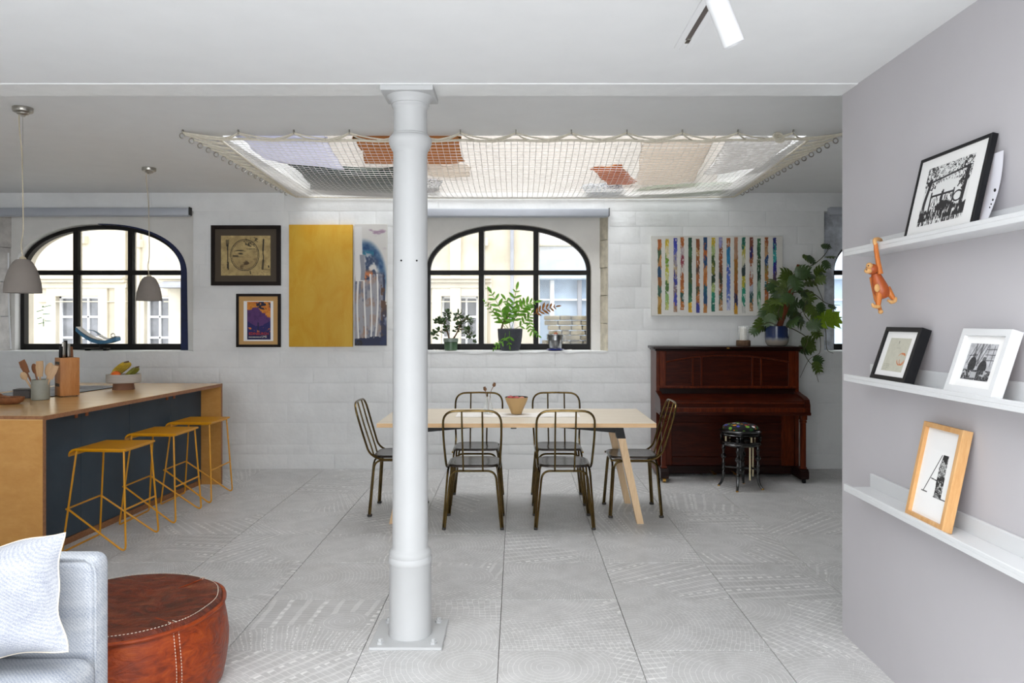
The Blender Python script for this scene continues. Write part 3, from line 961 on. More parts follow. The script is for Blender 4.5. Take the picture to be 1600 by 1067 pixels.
sl = MB().add([(fx(262), -.5, fz(448)), (fx(330), -.5, fz(448)), (fx(330), .02, fz(436)), (fx(262), .02, fz(436)), (fx(262), -.5, fz(451)), (fx(330), -.5, fz(451)), (fx(330), .02, fz(451)), (fx(262), .02, fz(451))], [(0, 1, 2, 3), (4, 7, 6, 5), (0, 4, 5, 1), (0, 3, 7, 4), (1, 5, 6, 2)])
obj('porch_roof', sl, M['slate'], bl)

sh = thing('street_shop', 'pale blue rendered shop front beside the cream stone building', 'building', (0, FYD, 0))
obj('upper_wall', MB().box(fx(836), 9, .3, .8, fz(403), 8), M['render_w'], sh)
obj('stone_ledge', MB().rbox(fx(843), fx(905), .16, .34, fz(383), fz(379), .01), M['bath_trim'], sh)
obj('fascia', MB().rbox(fx(836), 9, .1, .8, fz(436), fz(403), .02), M['render'], sh)
obj('shop_window', MB().box(fx(836), 9, .45, .5, .3, fz(436)), M['render'], sh)
for p in (841, 864, 908): obj('shop_post', MB().rbox(fx(p) - .04, fx(p) + .04, .3, .46, -1, fz(436), .01), M['render_w' if p != 908 else 'slate'], sh)
obj('shop_rail', MB().rbox(fx(836), 9, .34, .46, fz(469), fz(466), .005), M['render_w'], sh)
rb = thing('rubble_wall', 'low olive rubble stone wall in front of the shop', 'wall', (0, 12.6, 0))
rr_ = random.Random(8)
for k in range(17):
    x = 0.56 + rr_.uniform(-.2, 0)
    while x < 2.2:
        l_ = rr_.uniform(.12, .34)
        obj('rubble_block', MB().rbox(x, x + l_ - .015, rr_.uniform(0, .04), .4, .1 + k * .085, .1 + (k + 1) * .085 - rr_.uniform(.006, .014), .014), M['rubble'], rb)
        x += l_

# ================================================================== KITCHEN
IA = math.atan2(0.153, 2.29)
isl = thing('kitchen_island', 'plywood kitchen island with slate blue doors and waterfall ends', 'kitchen island', (-2.765, 4.39, 0), -IA)
IL, IW, IT = 2.295, 1.36, 0.893
obj('worktop', MB().rbox(-IW, -.001, .001, IL - .001, IT - .027, IT, .001), M['ply'], isl)
obj('end_panel', MB().rbox(-IW, -.001, .001, .027, 0, IT - .027, .001), M['ply_end'], isl)
obj('end_panel', MB().rbox(-IW, -.001, IL - .027, IL - .001, 0, IT - .027, .001), M['ply_end'], isl)
ed = obj('edge_strip', MB().box(-.0012, .0006, 0, IL, IT - .027, IT - .0008).box(-.0012, .0006, 0, .0268, 0, IT - .027).box(-.0012, .0006, IL - .0268, IL, 0, IT - .027).box(-IW, 0, -.0006, .0012, IT - .020, IT - .0008), M['ply_edge'], isl)
ed['label'] = 'dark layered plywood edge'
obj('base_board', MB().rbox(-.20, -.178, .028, IL - .028, 0, .042, .001), M['ply_edge'], isl)
obj('carcass', MB().box(-IW + .02, -.205, .03, IL - .03, .01, IT - .03), M['black'], isl)
ys = [.03, .615, 1.17, 1.745, IL - .03]
for k in range(4):
    d = obj('door', MB().rbox(-.203, -.18, ys[k] + .0015, ys[k + 1] - .0015, .045, IT - .031, .0015), M['navy'], isl)
    hy = ys[k + 1] - .055 if k % 2 == 0 else ys[k] + .055
    tb = MB().rbox(-.182, -.172, hy - .013, hy + .013, IT - .085, IT - .034, .004, 2)
    h = obj('handle', tb, M['tan'], d)
    h['label'] = 'tan leather pull tab'


def at_island(lx, ly, lz=IT):
    c, s = math.cos(-IA), math.sin(-IA)
    return (-2.765 + lx * c - ly * s, 4.39 + lx * s + ly * c, lz)


# hob
hob = thing('induction_hob', 'black glass hob let into the plywood worktop', 'hob', at_island(-.96, 1.47), -IA)
obj('glass_plate', MB().rbox(-.26, .26, -.5, .47, 0, .006, .002), M['hob'], hob)
rings = MB()
for (x, y) in ((-.12, -.3), (.12, -.28), (-.1, .02), (.12, .26)):
    rings.tube([(x + .085 * math.cos(a * PI / 12), y + .085 * math.sin(a * PI / 12), .0058) for a in range(24)], .0012, 4, closed=True)
obj('zone_ring', rings, M['dkgrey'], hob)
gb = thing('grey_tin', 'small dark grey tin behind the stoneware utensil jar', 'tin', tuple(PX(36, 622, 5.42)[:2]) + (IT,), R(10))
obj('tin_body', MB().rbox(-.05, .06, -.04, .06, 0, .058, .004), M['dkgrey'], gb)
obj('tin_lid', MB().rbox(-.052, .062, -.042, .062, .058, .066, .003), M['dkgrey'], gb)

# utensil jar and its utensils
jx, jy = -3.355, 5.30
jar = thing('utensil_jar', 'grey green stoneware utensil jar on the plywood island', 'jar', (jx, jy, IT))
obj('jar_body', MB().lathe([(.0, 0), (.052, 0), (.0575, .005), (.0575, .138), (.055, .143), (.0525, .143), (.0505, .137), (.0505, .015), (0, .012)], 32), M['stoneware'], jar)


def utensil(name, label, kind, m, tilt, yaw, L_, headw, headl, off):
    t = thing(name, label, 'utensil', (jx + off[0], jy + off[1], IT + .016), 0, 'wooden utensils in the stoneware jar')
    t.rotation_euler = Euler((tilt[1], tilt[0], yaw))
    obj('handle', MB().tube([(0, 0, 0), (0, 0, L_ * .5), (0, 0, L_)], [.006, .0062, .0065], 8), m, t)
    if kind == 'spoon':
        mb = MB().ball((0, 0, L_ + headl * .45), headw / 2, .007, headl / 2, 14, 9)
    else:
        w0, w1 = headw * .35, headw / 2
        mb = MB().prism([(-w0, L_ - .012), (w0, L_ - .012), (w1, L_ + headl * .5), (w1 * .96, L_ + headl), (-w1 * .8, L_ + headl * .96), (-w1, L_ + headl * .5)], -.0035, .0035, 'y')
    obj('head', mb, m, t)


utensil('spatula', 'brown wooden spatula leaning out of the stoneware jar', 'spat', M['spoon_dk'], (-.42, .0), .1, .20, .048, .085, (-.012, .0))
utensil('wooden_spoon', 'pale round wooden spoon leaning lowest in the stoneware jar', 'spoon', M['beech_pale'], (-.50, .1), 0, .15, .05, .06, (-.008, -.02))
utensil('wooden_spoon', 'brown wooden spoon between the spatula and the pale paddles in the jar', 'spoon', M['spoon_dk'], (-.26, -.05), 0, .175, .042, .075, (-.004, .014))
utensil('wooden_paddle', 'broad pale wooden paddle standing in the middle of the stoneware jar', 'spat', M['beech_pale'], (.0, .05), -.1, .16, .056, .10, (.004, -.004))
utensil('wooden_spoon', 'tall pale wooden spoon beside the broad paddle in the jar', 'spoon', M['beech_pale'], (.20, 0), .3, .155, .055, .10, (.012, .008))
utensil('wooden_paddle', 'pale wooden paddle tilting towards the knife block', 'spat', M['beech_pale'], (.34, .08), .5, .15, .046, .09, (.02, -.01))

# knife block
kb = thing('knife_block', 'upright beech knife block with two grey straps on the island', 'knife block', (-3.322, 5.56, IT), R(-43))
for (x0, x1) in ((-.064, .046), (.048, .064)):
    obj('block_board', MB().rbox(x0, x1, -.064, .064, .006, .285, .003, 2), M['beech'], kb)
for z in (.075, .235): obj('strap', MB().rbox(-.044, .046, -.0655, -.0635, z, z + .022, .0006), M['strap'], kb)
for (x, y) in ((-.05, -.05), (.05, -.05), (-.05, .05), (.05, .05)): obj('foot', MB().lathe([(.007, 0), (.007, .007)], 10), M['cap'], kb, (x, y, 0))
kc, ks = math.cos(R(-43)), math.sin(R(-43))
for i, (lx, ly, hm, lean, lab) in enumerate(((-.05, .030, 'steel', -.12, 'steel handled knife at the outer edge of the beech block'), (-.03, .0, 'black', -.02, 'tall black handled knife in the beech block'),
                                              (-.012, -.022, 'steel', .04, 'slim steel handled knife in the middle of the beech block'), (.0, -.045, 'black', .08, 'short black handled knife at the front of the beech block'),
                                              (-.055, .052, 'spoon_dk', -.2, 'brown handled knife beside the utensils in the beech block'))):
    wx_, wy_ = -3.322 + lx * kc - ly * ks, 5.56 + lx * ks + ly * kc
    kn = thing('kitchen_knife', lab, 'knife', (wx_, wy_, IT + .17), R(-43), 'knives in the beech block')
    kn.rotation_euler = (0, lean, R(-43))
    obj('blade', MB().rbox(-.001, .001, -.010, .010, .0, .125, .0006), M['steel'], kn)
    h_ = (.10, .125, .115, .085, .08)[i]
    obj('handle', MB().rbox(-.007, .007, -.012, .012, .115, .115 + h_, .005, 2), M[hm], kn)

# fruit bowl and fruit
fbx, fby = -3.187, 6.10
bw = thing('fruit_bowl', 'grey ribbed footed fruit bowl at the far end of the island', 'bowl', (fbx, fby, IT))
pr = [(0.0, .052), (.07, .052), (.122, .056), (.129, .062)]
for k in range(9): pr += [(.1295, .062 + k * .0068), (.1275, .0655 + k * .0068)]
pr += [(.129, .124), (.124, .126), (.12, .122), (.118, .075), (0, .068)]
obj('bowl_body', MB().lathe(pr, 40), M['bowlw'], bw)
obj('foot', MB().lathe([(.0, 0), (.083, 0), (.083, .004), (.074, .052), (0, .053)], 36), M['bowlbase'], bw)


def banana(label, pts, m, grp):
    t = thing('banana', label, 'banana', pts[0], 0, grp)
    o = Vector(pts[0])
    sp = spline([Vector(p) - o for p in pts], 5)
    n = len(sp) - 1
    obj('fruit', MB().tube(sp, [.006 + .0125 * math.sin(PI * min(1, (i / n) * .92 + .06)) ** .55 for i in range(n + 1)], 6), M[m], t)
    e = sp[-1]; d = (sp[-1] - sp[-2]).normalized()
    obj('stalk', MB().tube([e - d * .004, e + d * .014], [.006, .0045], 6), M['stem'], t)


for i in range(4):
    y = fby + .02 + .012 * i
    banana('yellow banana in the taller bunch of the ribbed bowl', [(fbx - .105 + .01 * i, y - .02, IT + .10 + .004 * i), (fbx - .075 + .014 * i, y, IT + .155), (fbx - .03 + .014 * i, y + .005, IT + .195), (fbx - .005 + .006 * i, y, IT + .215)], 'banana', 'bananas of the taller bunch')
for i in range(3):
    y = fby - .01 + .02 * i
    banana('greenish banana in the lower bunch of the ribbed bowl', [(fbx + .02 + .008 * i, y, IT + .11), (fbx + .055 + .006 * i, y, IT + .135), (fbx + .085 + .005 * i, y, IT + .16), (fbx + .1 + .002 * i, y, IT + .175)], 'green_banana', 'bananas of the lower bunch')
og = thing('orange', 'orange lying before the bananas in the ribbed bowl', 'orange', (fbx - .03, fby - .06, IT + .118))
obj('fruit', MB().ball((0, 0, 0), .038, .038, .035, 20, 12), M['orange'], og)
obj('navel', MB().ball((0, 0, .0345), .004, .004, .002, 8, 5), M['stem'], og)

# wooden dish at the near end
ds = thing('wooden_dish', 'oval brown wooden dish at the near end of the island', 'dish', (-3.40, 5.03, IT), R(8))
pr = [(0, 0), (.06, 0), (.085, .012), (.098, .034), (.101, .046), (.096, .047), (.09, .036), (.076, .016), (0, .010)]
obj('dish_body', MB().lathe(pr, 32, M=Matrix.Diagonal((1, .72, 1, 1))), M['spoon_dk'], ds)
pm = thing('wooden_scoop', 'dark wooden scoop lying across the oval dish', 'scoop', (-3.47, 5.02, IT + .045), 0)
obj('scoop_bowl', MB().ball((0, 0, .012), .035, .028, .022, 14, 9), M['spoon_dk'], pm)
obj('scoop_handle', MB().tube([(.02, 0, .008), (.09, .01, -.004)], [.012, .007], 8), M['spoon_dk'], pm)

# ---- bar stools: wire frame, seat with a rolled front edge on the island side
def make_stool():
    t = thing('bar_stool', '', 'stool', (0, 0, 0))
    SZ = .648
    prof = [(.185, SZ), (.19, SZ - .004), (.185, SZ - .008)]
    pts = [(.187, SZ)] + [(-.135 - .05 * math.sin(a * PI / 16) , SZ - .04 * (1 - math.cos(a * PI / 16))) for a in range(0, 9)]
    mb = MB()
    n = 14
    rows_t, rows_b = [], []
    for (x, z) in pts:
        hw = .172 if x < .1 else .180
        rows_t.append([(x, -hw + 2 * hw * k / n, z) for k in range(n + 1)])
        rows_b.append([(x + (.002 if x < -.14 else 0), -hw + 2 * hw * k / n, z - .012) for k in range(n + 1)])
    for i in range(len(pts) - 1):
        mb.strip(rows_t[i], rows_t[i + 1]); mb.strip(rows_b[i + 1], rows_b[i])
    for k in (0, n): mb.strip([r[k] for r in rows_t], [r[k] for r in rows_b])
    mb.strip(rows_t[0], rows_b[0]); mb.strip(rows_t[-1], rows_b[-1])
    obj('seat', mb, M['mustard'], t, ang=50)
    r = .0062
    zs = SZ - .018
    FL = {(1, -1): (.20, -.205), (1, 1): (.20, .205), (-1, -1): (-.205, -.205), (-1, 1): (-.205, .205)}
    TP = {(1, -1): (.165, -.165), (1, 1): (.165, .165), (-1, -1): (-.145, -.15), (-1, 1): (-.145, .15)}
    fz_ = .27
    def leg_at(k, z):
        f = z / zs
        return Vector((FL[k][0] + (TP[k][0] - FL[k][0]) * f, FL[k][1] + (TP[k][1] - FL[k][1]) * f, z))
    # wire under the seat
    obj('seat_wire', MB().tube(fillet([leg_at((-1, -1), zs), leg_at((1, -1), zs), leg_at((1, 1), zs), leg_at((-1, 1), zs), leg_at((-1, -1), zs)], .03), r, 8), M['mustard'], t)
    for sy in (-1, 1):
        # outer leg runs down, turns at the floor and climbs back to the inner leg
        k = (1, sy)
        top, ft = leg_at(k, zs), leg_at(k, r)
        up = leg_at((-1, sy), fz_)
        obj('leg', MB().tube(fillet([top, ft, up], [.0, .05, 0], 7), r, 8), M['mustard'], t)
        k = (-1, sy)
        obj('leg', MB().tube([leg_at(k, zs), leg_at(k, .05)] + fillet([leg_at(k, .05), leg_at(k, r), Vector((FL[k][0], 0, r))], .045, 6)[1:], r, 8), M['mustard'], t)
    obj('foot_rest', MB().tube(fillet([leg_at((-1, -1), fz_) + Vector((.0, 0, 0)), leg_at((-1, -1), fz_) + Vector((-.014, 0, 0)), leg_at((-1, 1), fz_) + Vector((-.014, 0, 0)), leg_at((-1, 1), fz_)], .01), r, 8), M['mustard'], t)
    obj('foot_rest', MB().tube([leg_at((1, -1), fz_), leg_at((1, 1), fz_)], r, 8), M['mustard'], t)
    return t


st0 = make_stool()
for i, (x, y, lab) in enumerate(((-2.622, 4.883, 'mustard yellow wire bar stool nearest the grey sofa'), (-2.600, 5.52, 'middle mustard yellow wire bar stool of the three at the island'),
                                 (-2.588, 6.112, 'mustard yellow wire bar stool furthest along the island, by the white wall'))):
    o = st0 if i == 0 else copy_tree(st0)
    o.location = (x, y, 0)
    o.rotation_euler = (0, 0, -IA * .4)
    tag(o, lab, 'stool', 'yellow bar stools at the island')

# ---- pendant lamps
def make_pendant():
    t = thing('pendant_lamp', '', 'pendant lamp', (0, 0, 0))
    cz_ = 2.70
    obj('ceiling_rose', MB().lathe([(0, -.052), (.012, -.052), (.016, -.045), (.03, -.04), (.034, -.032), (.05, -.028), (.054, -.022), (.054, -.002), (.052, 0), (0, 0)], 28), M['steel'], t, (0, 0, cz_))
    sz = 1.612
    obj('shade', MB().lathe([(.098, sz), (.0975, sz + .02), (.093, sz + .06), (.083, sz + .105), (.068, sz + .148), (.052, sz + .178), (.036, sz + .195), (.012, sz + .2), (.012, sz + .196), (.034, sz + .19), (.05, sz + .173), (.066, sz + .144), (.081, sz + .1), (.091, sz + .058), (.095, sz + .02), (.0955, sz)], 40, caps=False), M['concrete'], t)
    obj('lamp_holder', MB().lathe([(0, sz + .12), (.018, sz + .12), (.018, sz + .205), (.008, sz + .215), (0, sz + .216)], 16), M['cord'], t)
    obj('bulb', MB().ball((0, 0, sz + .085), .028, .028, .034, 14, 10), M['shelf'], t)
    obj('flex', MB().tube(spline([(-.022, 0, cz_ - .045), (-.020, 0, cz_ - .12), (-.006, .002, cz_ - .28), (.0, 0, cz_ - .5), (.002, 0, cz_ - .72), (-.010, 0, cz_ - .8), (.0, 0, sz + .21)], 5), .0032, 7), M['cord'], t)
    obj('steel_wire', MB().tube([(.0, 0, cz_ - .05), (.001, 0, cz_ - .45), (.0, 0, sz + .21)], .0011, 5), M['steel'], t)
    return t


pd0 = make_pendant()
for i, (x, y, lab) in enumerate(((-2.895, 4.41, 'grey concrete pendant lamp over the near end of the island'), (-3.005, 6.15, 'grey concrete pendant lamp over the far end of the island'))):
    o = pd0 if i == 0 else copy_tree(pd0)
    o.location = (x, y, 0)
    tag(o, lab, 'pendant lamp', 'concrete pendants over the island')

# ---- roller blinds over the windows
for (x0, x1, z, lab, cordx) in ((-5.3, (297 - 807) / 160.8, EYE + (501 - 331) / 160.8, 'grey roller blind cassette above the kitchen window', None), (-1.12, (951 - 807) / 160.8, EYE + (501 - 332.5) / 160.8, 'grey roller blind cassette above the middle window', .9),
                                (3.03, 5.2, EYE + (501 - 330) / 160.8, 'grey roller blind cassette above the window by the partition', None)):
    t = thing('roller_blind', lab, 'blind', ((x0 + x1) / 2, WY - .04, z), 0, 'roller blinds over the windows')
    w_ = (x1 - x0) / 2
    obj('cassette', MB().rbox(-w_, w_, -.034, .034, -.038, .036, .008, 2), M['alu'], t)
    obj('roller_tube', MB().tube([(-w_ + .02, 0, -.03), (w_ - .02, 0, -.03)], .018, 12), M['alu'], t)
    obj('end_bracket', MB().rbox(w_, w_ + .006, -.03, .034, -.034, .044, .001), M['black'], t)
    if cordx: obj('pull_cord', MB().tube([(w_ + .003, -.02, -.03), (w_ + .002, -.018, -.75)], .002, 6), M['sash'], t)
cd = thing('blind_cord', 'white pull cord hanging beside the kitchen window', 'cord', (PX(14, 455, WY)[0], WY, 1.15))
p0 = cd.location.copy()
obj('strand', MB().tube([PX(13, 395, WY - .01) - p0, PX(13.5, 470, WY - .01) - p0, PX(15, 505, WY + .05) - p0, PX(17, 545, WY + .08) - p0], .006, 8), M['sash'], cd)

# ================================================================== DINING
tb = thing('dining_table', 'pale pine dining table with splayed legs in black brackets', 'table', (0, 5.637, 0))
TZ = .74
obj('tabletop', MB().rbox(-.968, .968, -.432, .432, TZ - .031, TZ, .002), M['pine'], tb)
eb = MB()
for q in ((-.9684, .9684, -.4326, -.4318), (-.9684, .9684, .4318, .4326), (-.9686, -.9678, -.432, .432), (.9678, .9686, -.432, .432)): eb.box(q[0], q[1], q[2], q[3], TZ - .0295, TZ - .0015)
obj('edge_band', eb, M['pine_edge'], tb)
for sx in (-1, 1):
    for sy in (-1, 1):
        y = -.245 if sy < 0 else .355
        # leg: square section, leaning outward and slightly tapering
        a0, a1 = Vector((.745 * sx, y, TZ - .10)), Vector((.885 * sx, y, 0))
        poly = []
        t0, b0 = .027, .024
        L_ = MB().prism([(a0.x - t0, a0.z), (a0.x + t0, a0.z), (a1.x + b0, 0.0), (a1.x - b0, 0.0)], y - .027, y + .027, 'y')
        lg = obj('leg', L_, M['pine_leg'], tb)
        obj('foot_pad', MB().rbox(a1.x - .02, a1.x + .02, y - .02, y + .02, -.0005, .003, .001), M['shelf'], lg)
        u = (a1 - a0).normalized()
        h0 = a0 - u * .09
        a0 = a0 + u * .015
        br = MB().prism([(h0.x - .03, TZ - .032), (h0.x + .032, TZ - .032), (a0.x + .0305 + .0, a0.z - .015), (a0.x - .0305, a0.z - .015)], y - .031, y + .031, 'y')
        br.prism([(h0.x - .02 * sx, TZ - .032), (h0.x - .56 * sx, TZ - .032), (h0.x - .56 * sx, TZ - .044), (h0.x - .02 * sx, TZ - .092)], y - .012, y + .012, 'y')
        obj('bracket', br, M['black'], tb)
obj('cable_clip', MB().rbox(-.04, .0, -.42, -.38, TZ - .04, TZ - .031, .001), M['black'], tb)


def make_chair():
    t = thing('dining_chair', '', 'chair', (0, 0, 0))
    r, q = .0078, .0076
    zs = .425
    # seat: rounded square, faintly dished, with a rolled rim
    n = 40
    def ring(s, z):
        out = []
        for k in range(n):
            a = 2 * PI * k / n
            cc, ss = math.cos(a), math.sin(a)
            e = 2 / 5.0
            out.append((.178 * s * math.copysign(abs(cc) ** e, cc), .005 + .182 * s * math.copysign(abs(ss) ** e, ss), z))
        return out
    rg = [ring(.4, zs + .014), ring(.8, zs + .017), ring(.95, zs + .02), ring(1, zs + .015), ring(1, zs + .005), ring(.96, zs + .002), ring(.5, zs + .002)]
    mb = MB()
    for A, B in zip(rg, rg[1:]): mb.strip(A, B, True)
    mb.add(rg[0], [tuple(range(n))]); mb.add(rg[-1], [tuple(range(n))])
    obj('seat', mb, M['seat'], t, ang=50)
    # back hoop, running on under the seat along its sides
    half = [Vector((.184, .185, zs - .006)), Vector((.186, -.12, zs - .006)), Vector((.187, -.195, zs + .04)), Vector((.200, -.255, .66)), Vector((.197, -.305, .836)), Vector((0, -.309, .840))]
    f = fillet(half, [0, .1, .1, .12, .11, 0], 7)
    hoop = f + [Vector((-p.x, p.y, p.z)) for p in reversed(f[:-1])]
    bk = obj('back_hoop', MB().tube(hoop, r, 10), M['brass'], t)
    for s in (-1, 1):
        obj('spindle', MB().tube([(.068 * s, -.178, zs - .012), (.068 * s, -.195, zs + .05), (.070 * s, -.255, .66), (.070 * s, -.305, .836)], .0062, 8), M['brass'], t)
    # each leg: two tubes bent from the neighbouring arches and joined down to the foot
    for sx in (-1, 1):
        for sy in (-1, 1):
            fx_, fy_ = .201 * sx, .195 * sy
            tx, ty = .160 * sx, .165 * sy
            A = fillet([(fx_ - .006 * sx, fy_, .012), (tx - .004 * sx, ty, zs - .022), (0, ty, zs - .022)], [0, .06, 0], 8)
            B = fillet([(fx_ + .006 * sx, fy_ - .011 * sy, .012), (tx + .017 * sx, ty - .010 * sy, zs - .014), (tx + .017 * sx, 0, zs - .014)], [0, .06, 0], 8)
            lg = obj('leg', MB().tube(A, q, 8).tube(B, q, 8), M['brass'], t)
            obj('foot_cap', MB().rbox(fx_ - .0135, fx_ + .0135, fy_ - .0075 * sy - .017, fy_ - .0075 * sy + .017, 0, .018, .006, 2), M['cap'], lg)
    return t


ch0 = make_chair()
CH = [(-.302, 5.405, 0, 'brass tube dining chair on the near side of the table, next to the white column'),
      (.335, 5.405, 0, 'brass tube dining chair on the near side of the table, nearer the piano'),
      (-.317, 6.08, PI, 'brass tube dining chair beyond the table, behind the small glass vase'),
      (.335, 6.08, PI, 'brass tube dining chair beyond the table, between the ochre bowl and the piano'),
      (.879, 5.735, PI / 2, 'brass tube dining chair at the table end, turned away from the piano'),
      (-.90, 5.772, -PI / 2, 'brass tube dining chair at the table end partly hidden by the white column')]
for i, (x, y, a, lab) in enumerate(CH):
    o = ch0 if i == 0 else copy_tree(ch0)
    o.location = (x, y, 0)
    o.rotation_euler = (0, 0, a)
    tag(o, lab, 'chair', 'brass dining chairs around the table')

# on the table
rn = thing('table_runner', 'thin white runner lying along the middle of the pine table', 'table runner', (.01, 5.665, TZ))
g = MB()
nx, ny = 40, 8
v = [(-.46 + .92 * i / nx, -.13 + .26 * j / ny + .004 * math.sin(i * 1.7), .0018 + .0012 * math.sin(i * .9 + j)) for j in range(ny + 1) for i in range(nx + 1)]
g.add(v, [(j * (nx + 1) + i, j * (nx + 1) + i + 1, (j + 1) * (nx + 1) + i + 1, (j + 1) * (nx + 1) + i) for j in range(ny) for i in range(nx)])
obj('cloth', g, M['linen'], rn)
fr = MB()
for i in range(90):
    x = -.46 + .92 * i / 89
    fr.tube([(x, -.13, .002), (x + rnd.uniform(-.004, .004), -.142, .0015)], .0012, 4)
obj('fringe', fr, M['linen'], rn, kind='stuff')

ob = thing('ochre_bowl', 'ochre stoneware bowl with dark inside on the table runner', 'bowl', (.0, 5.70, TZ + .003))
obj('bowl_body', MB().lathe([(0, 0), (.034, 0), (.04, .004), (.045, .02), (.062, .06), (.079, .098), (.0885, .128)], 36, caps=False), M['ochre'], ob)
obj('bowl_inside', MB().lathe([(.0885, .128), (.0865, .129), (.076, .098), (.059, .06), (.04, .025), (0, .018)], 36, caps=False), M['bowlin'], ob)
for i, (x, y, z, rr, m, lab) in enumerate(((-.045, -.01, .110, .033, 'red', 'red fruit at the vase side of the ochre bowl'), (.04, -.02, .104, .032, 'peach', 'peach coloured fruit on the piano side of the ochre bowl'), (.0, .045, .10, .033, 'red', 'dark red fruit at the back of the ochre bowl'))):
    ft = thing('fruit', lab, 'fruit', (x, 5.70 + y, TZ + .003 + z))
    obj('flesh', MB().ball((0, 0, 0), rr, rr, rr * .92, 18, 12), M[m], ft)
    obj('stalk', MB().tube([(0, 0, rr * .85), (.003, 0, rr * 1.05)], .0016, 5), M['stem'], ft)

vx, vy = -.214, 5.71
vs = thing('bud_vase', 'small clear glass bud vase on the table runner', 'vase', (vx, vy, TZ + .003))
obj('vase_glass', MB().lathe([(0, 0), (.038, 0), (.042, .006), (.040, .03), (.030, .07), (.019, .10), (.0175, .118), (.021, .130), (.019, .130), (.0155, .118), (.017, .10), (.028, .07), (.037, .03), (.037, .008), (0, .006)], 30), M['milky'], vs)
for i, (pts, lab) in enumerate(((((.006, 0, .01), (.0, 0, .10), (-.018, 0, .15), (-.024, 0, .185)), 'dried poppy head on the shorter stem in the bud vase'),
                                (((-.006, .004, .01), (.008, .003, .10), (.02, .002, .17), (.043, 0, .216)), 'dried poppy head on the taller bent stem in the bud vase'))):
    p = thing('poppy_stem', lab, 'dried flower', (vx, vy, TZ + .003), 0, 'dried poppies in the bud vase')
    sp = spline(pts, 5)
    obj('stem', MB().tube(sp, .0024, 6), M['poppy'], p)
    e = sp[-1]
    obj('seed_head', MB().lathe([(0, -.012), (.008, -.009), (.013, 0), (.012, .01), (.007, .016), (.011, .018), (.011, .021), (0, .022)], 12), M['poppy'], p, tuple(e), (0, -.3 + i * .6, 0))

# ================================================================== PIANO
pn = thing('upright_piano', 'dark red mahogany upright piano against the white wall', 'piano', (1.955, 7.075, 0), R(-1.6))
PW = .655                                        # half width
bk_, ft_ = .225, -.115                            # back and front of the upright case
obj('side_panel', MB().rbox(-PW, -PW + .03, ft_, bk_, .03, 1.17, .003), M['mahogany_v'], pn)
obj('side_panel', MB().rbox(PW - .03, PW, ft_, bk_, .03, 1.17, .003), M['mahogany_v'], pn)
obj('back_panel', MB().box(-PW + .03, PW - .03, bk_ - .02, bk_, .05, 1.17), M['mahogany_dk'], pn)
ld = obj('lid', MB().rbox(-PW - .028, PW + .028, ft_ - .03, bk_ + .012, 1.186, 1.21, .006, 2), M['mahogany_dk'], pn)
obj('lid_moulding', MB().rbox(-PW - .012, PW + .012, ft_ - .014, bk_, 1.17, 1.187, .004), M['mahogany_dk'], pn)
zu0, zu1 = .835, 1.17
fr = MB()
fy = ft_ + .012
obj('upper_panel', MB().box(-PW + .03, PW - .03, fy + .012, fy + .03, zu0, zu1), M['mahogany'], pn)
for s in (-1, 1): obj('panel_stile', MB().rbox(s * (PW - .06) - .031, s * (PW - .06) + .031, fy - .008, fy + .014, zu0, zu1, .004), M['mahogany_v'], pn)
# arched moulding: a shaped header whose lower edge rises to the middle
n = 24
xs_ = [-PW + .09 + (2 * PW - .18) * k / n for k in range(n + 1)]
za = lambda x: zu0 + .235 + .062 * (1 - (x / (PW - .09)) ** 2)
hd = MB().prism([(x, za(x)) for x in xs_] + [(PW - .09, zu1), (-PW + .09, zu1)], fy - .002, fy + .014, 'y')
obj('arched_header', hd, M['mahogany'], pn)
ml = MB().tube([(x, fy - .003, za(x) - .004) for x in xs_], .008, 8)
obj('arched_moulding', ml, M['mahogany_v'], pn)
for x in (-.315, -.235, .235, .315):
    obj('panel_bead', MB().rbox(x - .008, x + .008, fy - .006, fy + .014, zu0 + .012, za(x), .004), M['mahogany_v'], pn)
obj('bottom_rail', MB().rbox(-PW + .0, PW - .0, fy - .014, fy + .02, zu0 - .012, zu0 + .01, .004), M['mahogany_v'], pn)
obj('music_shelf', MB().rbox(-PW + .03, PW - .03, fy - .004, fy + .03, .75, zu0 - .01, .003), M['mahogany_dk'], pn)
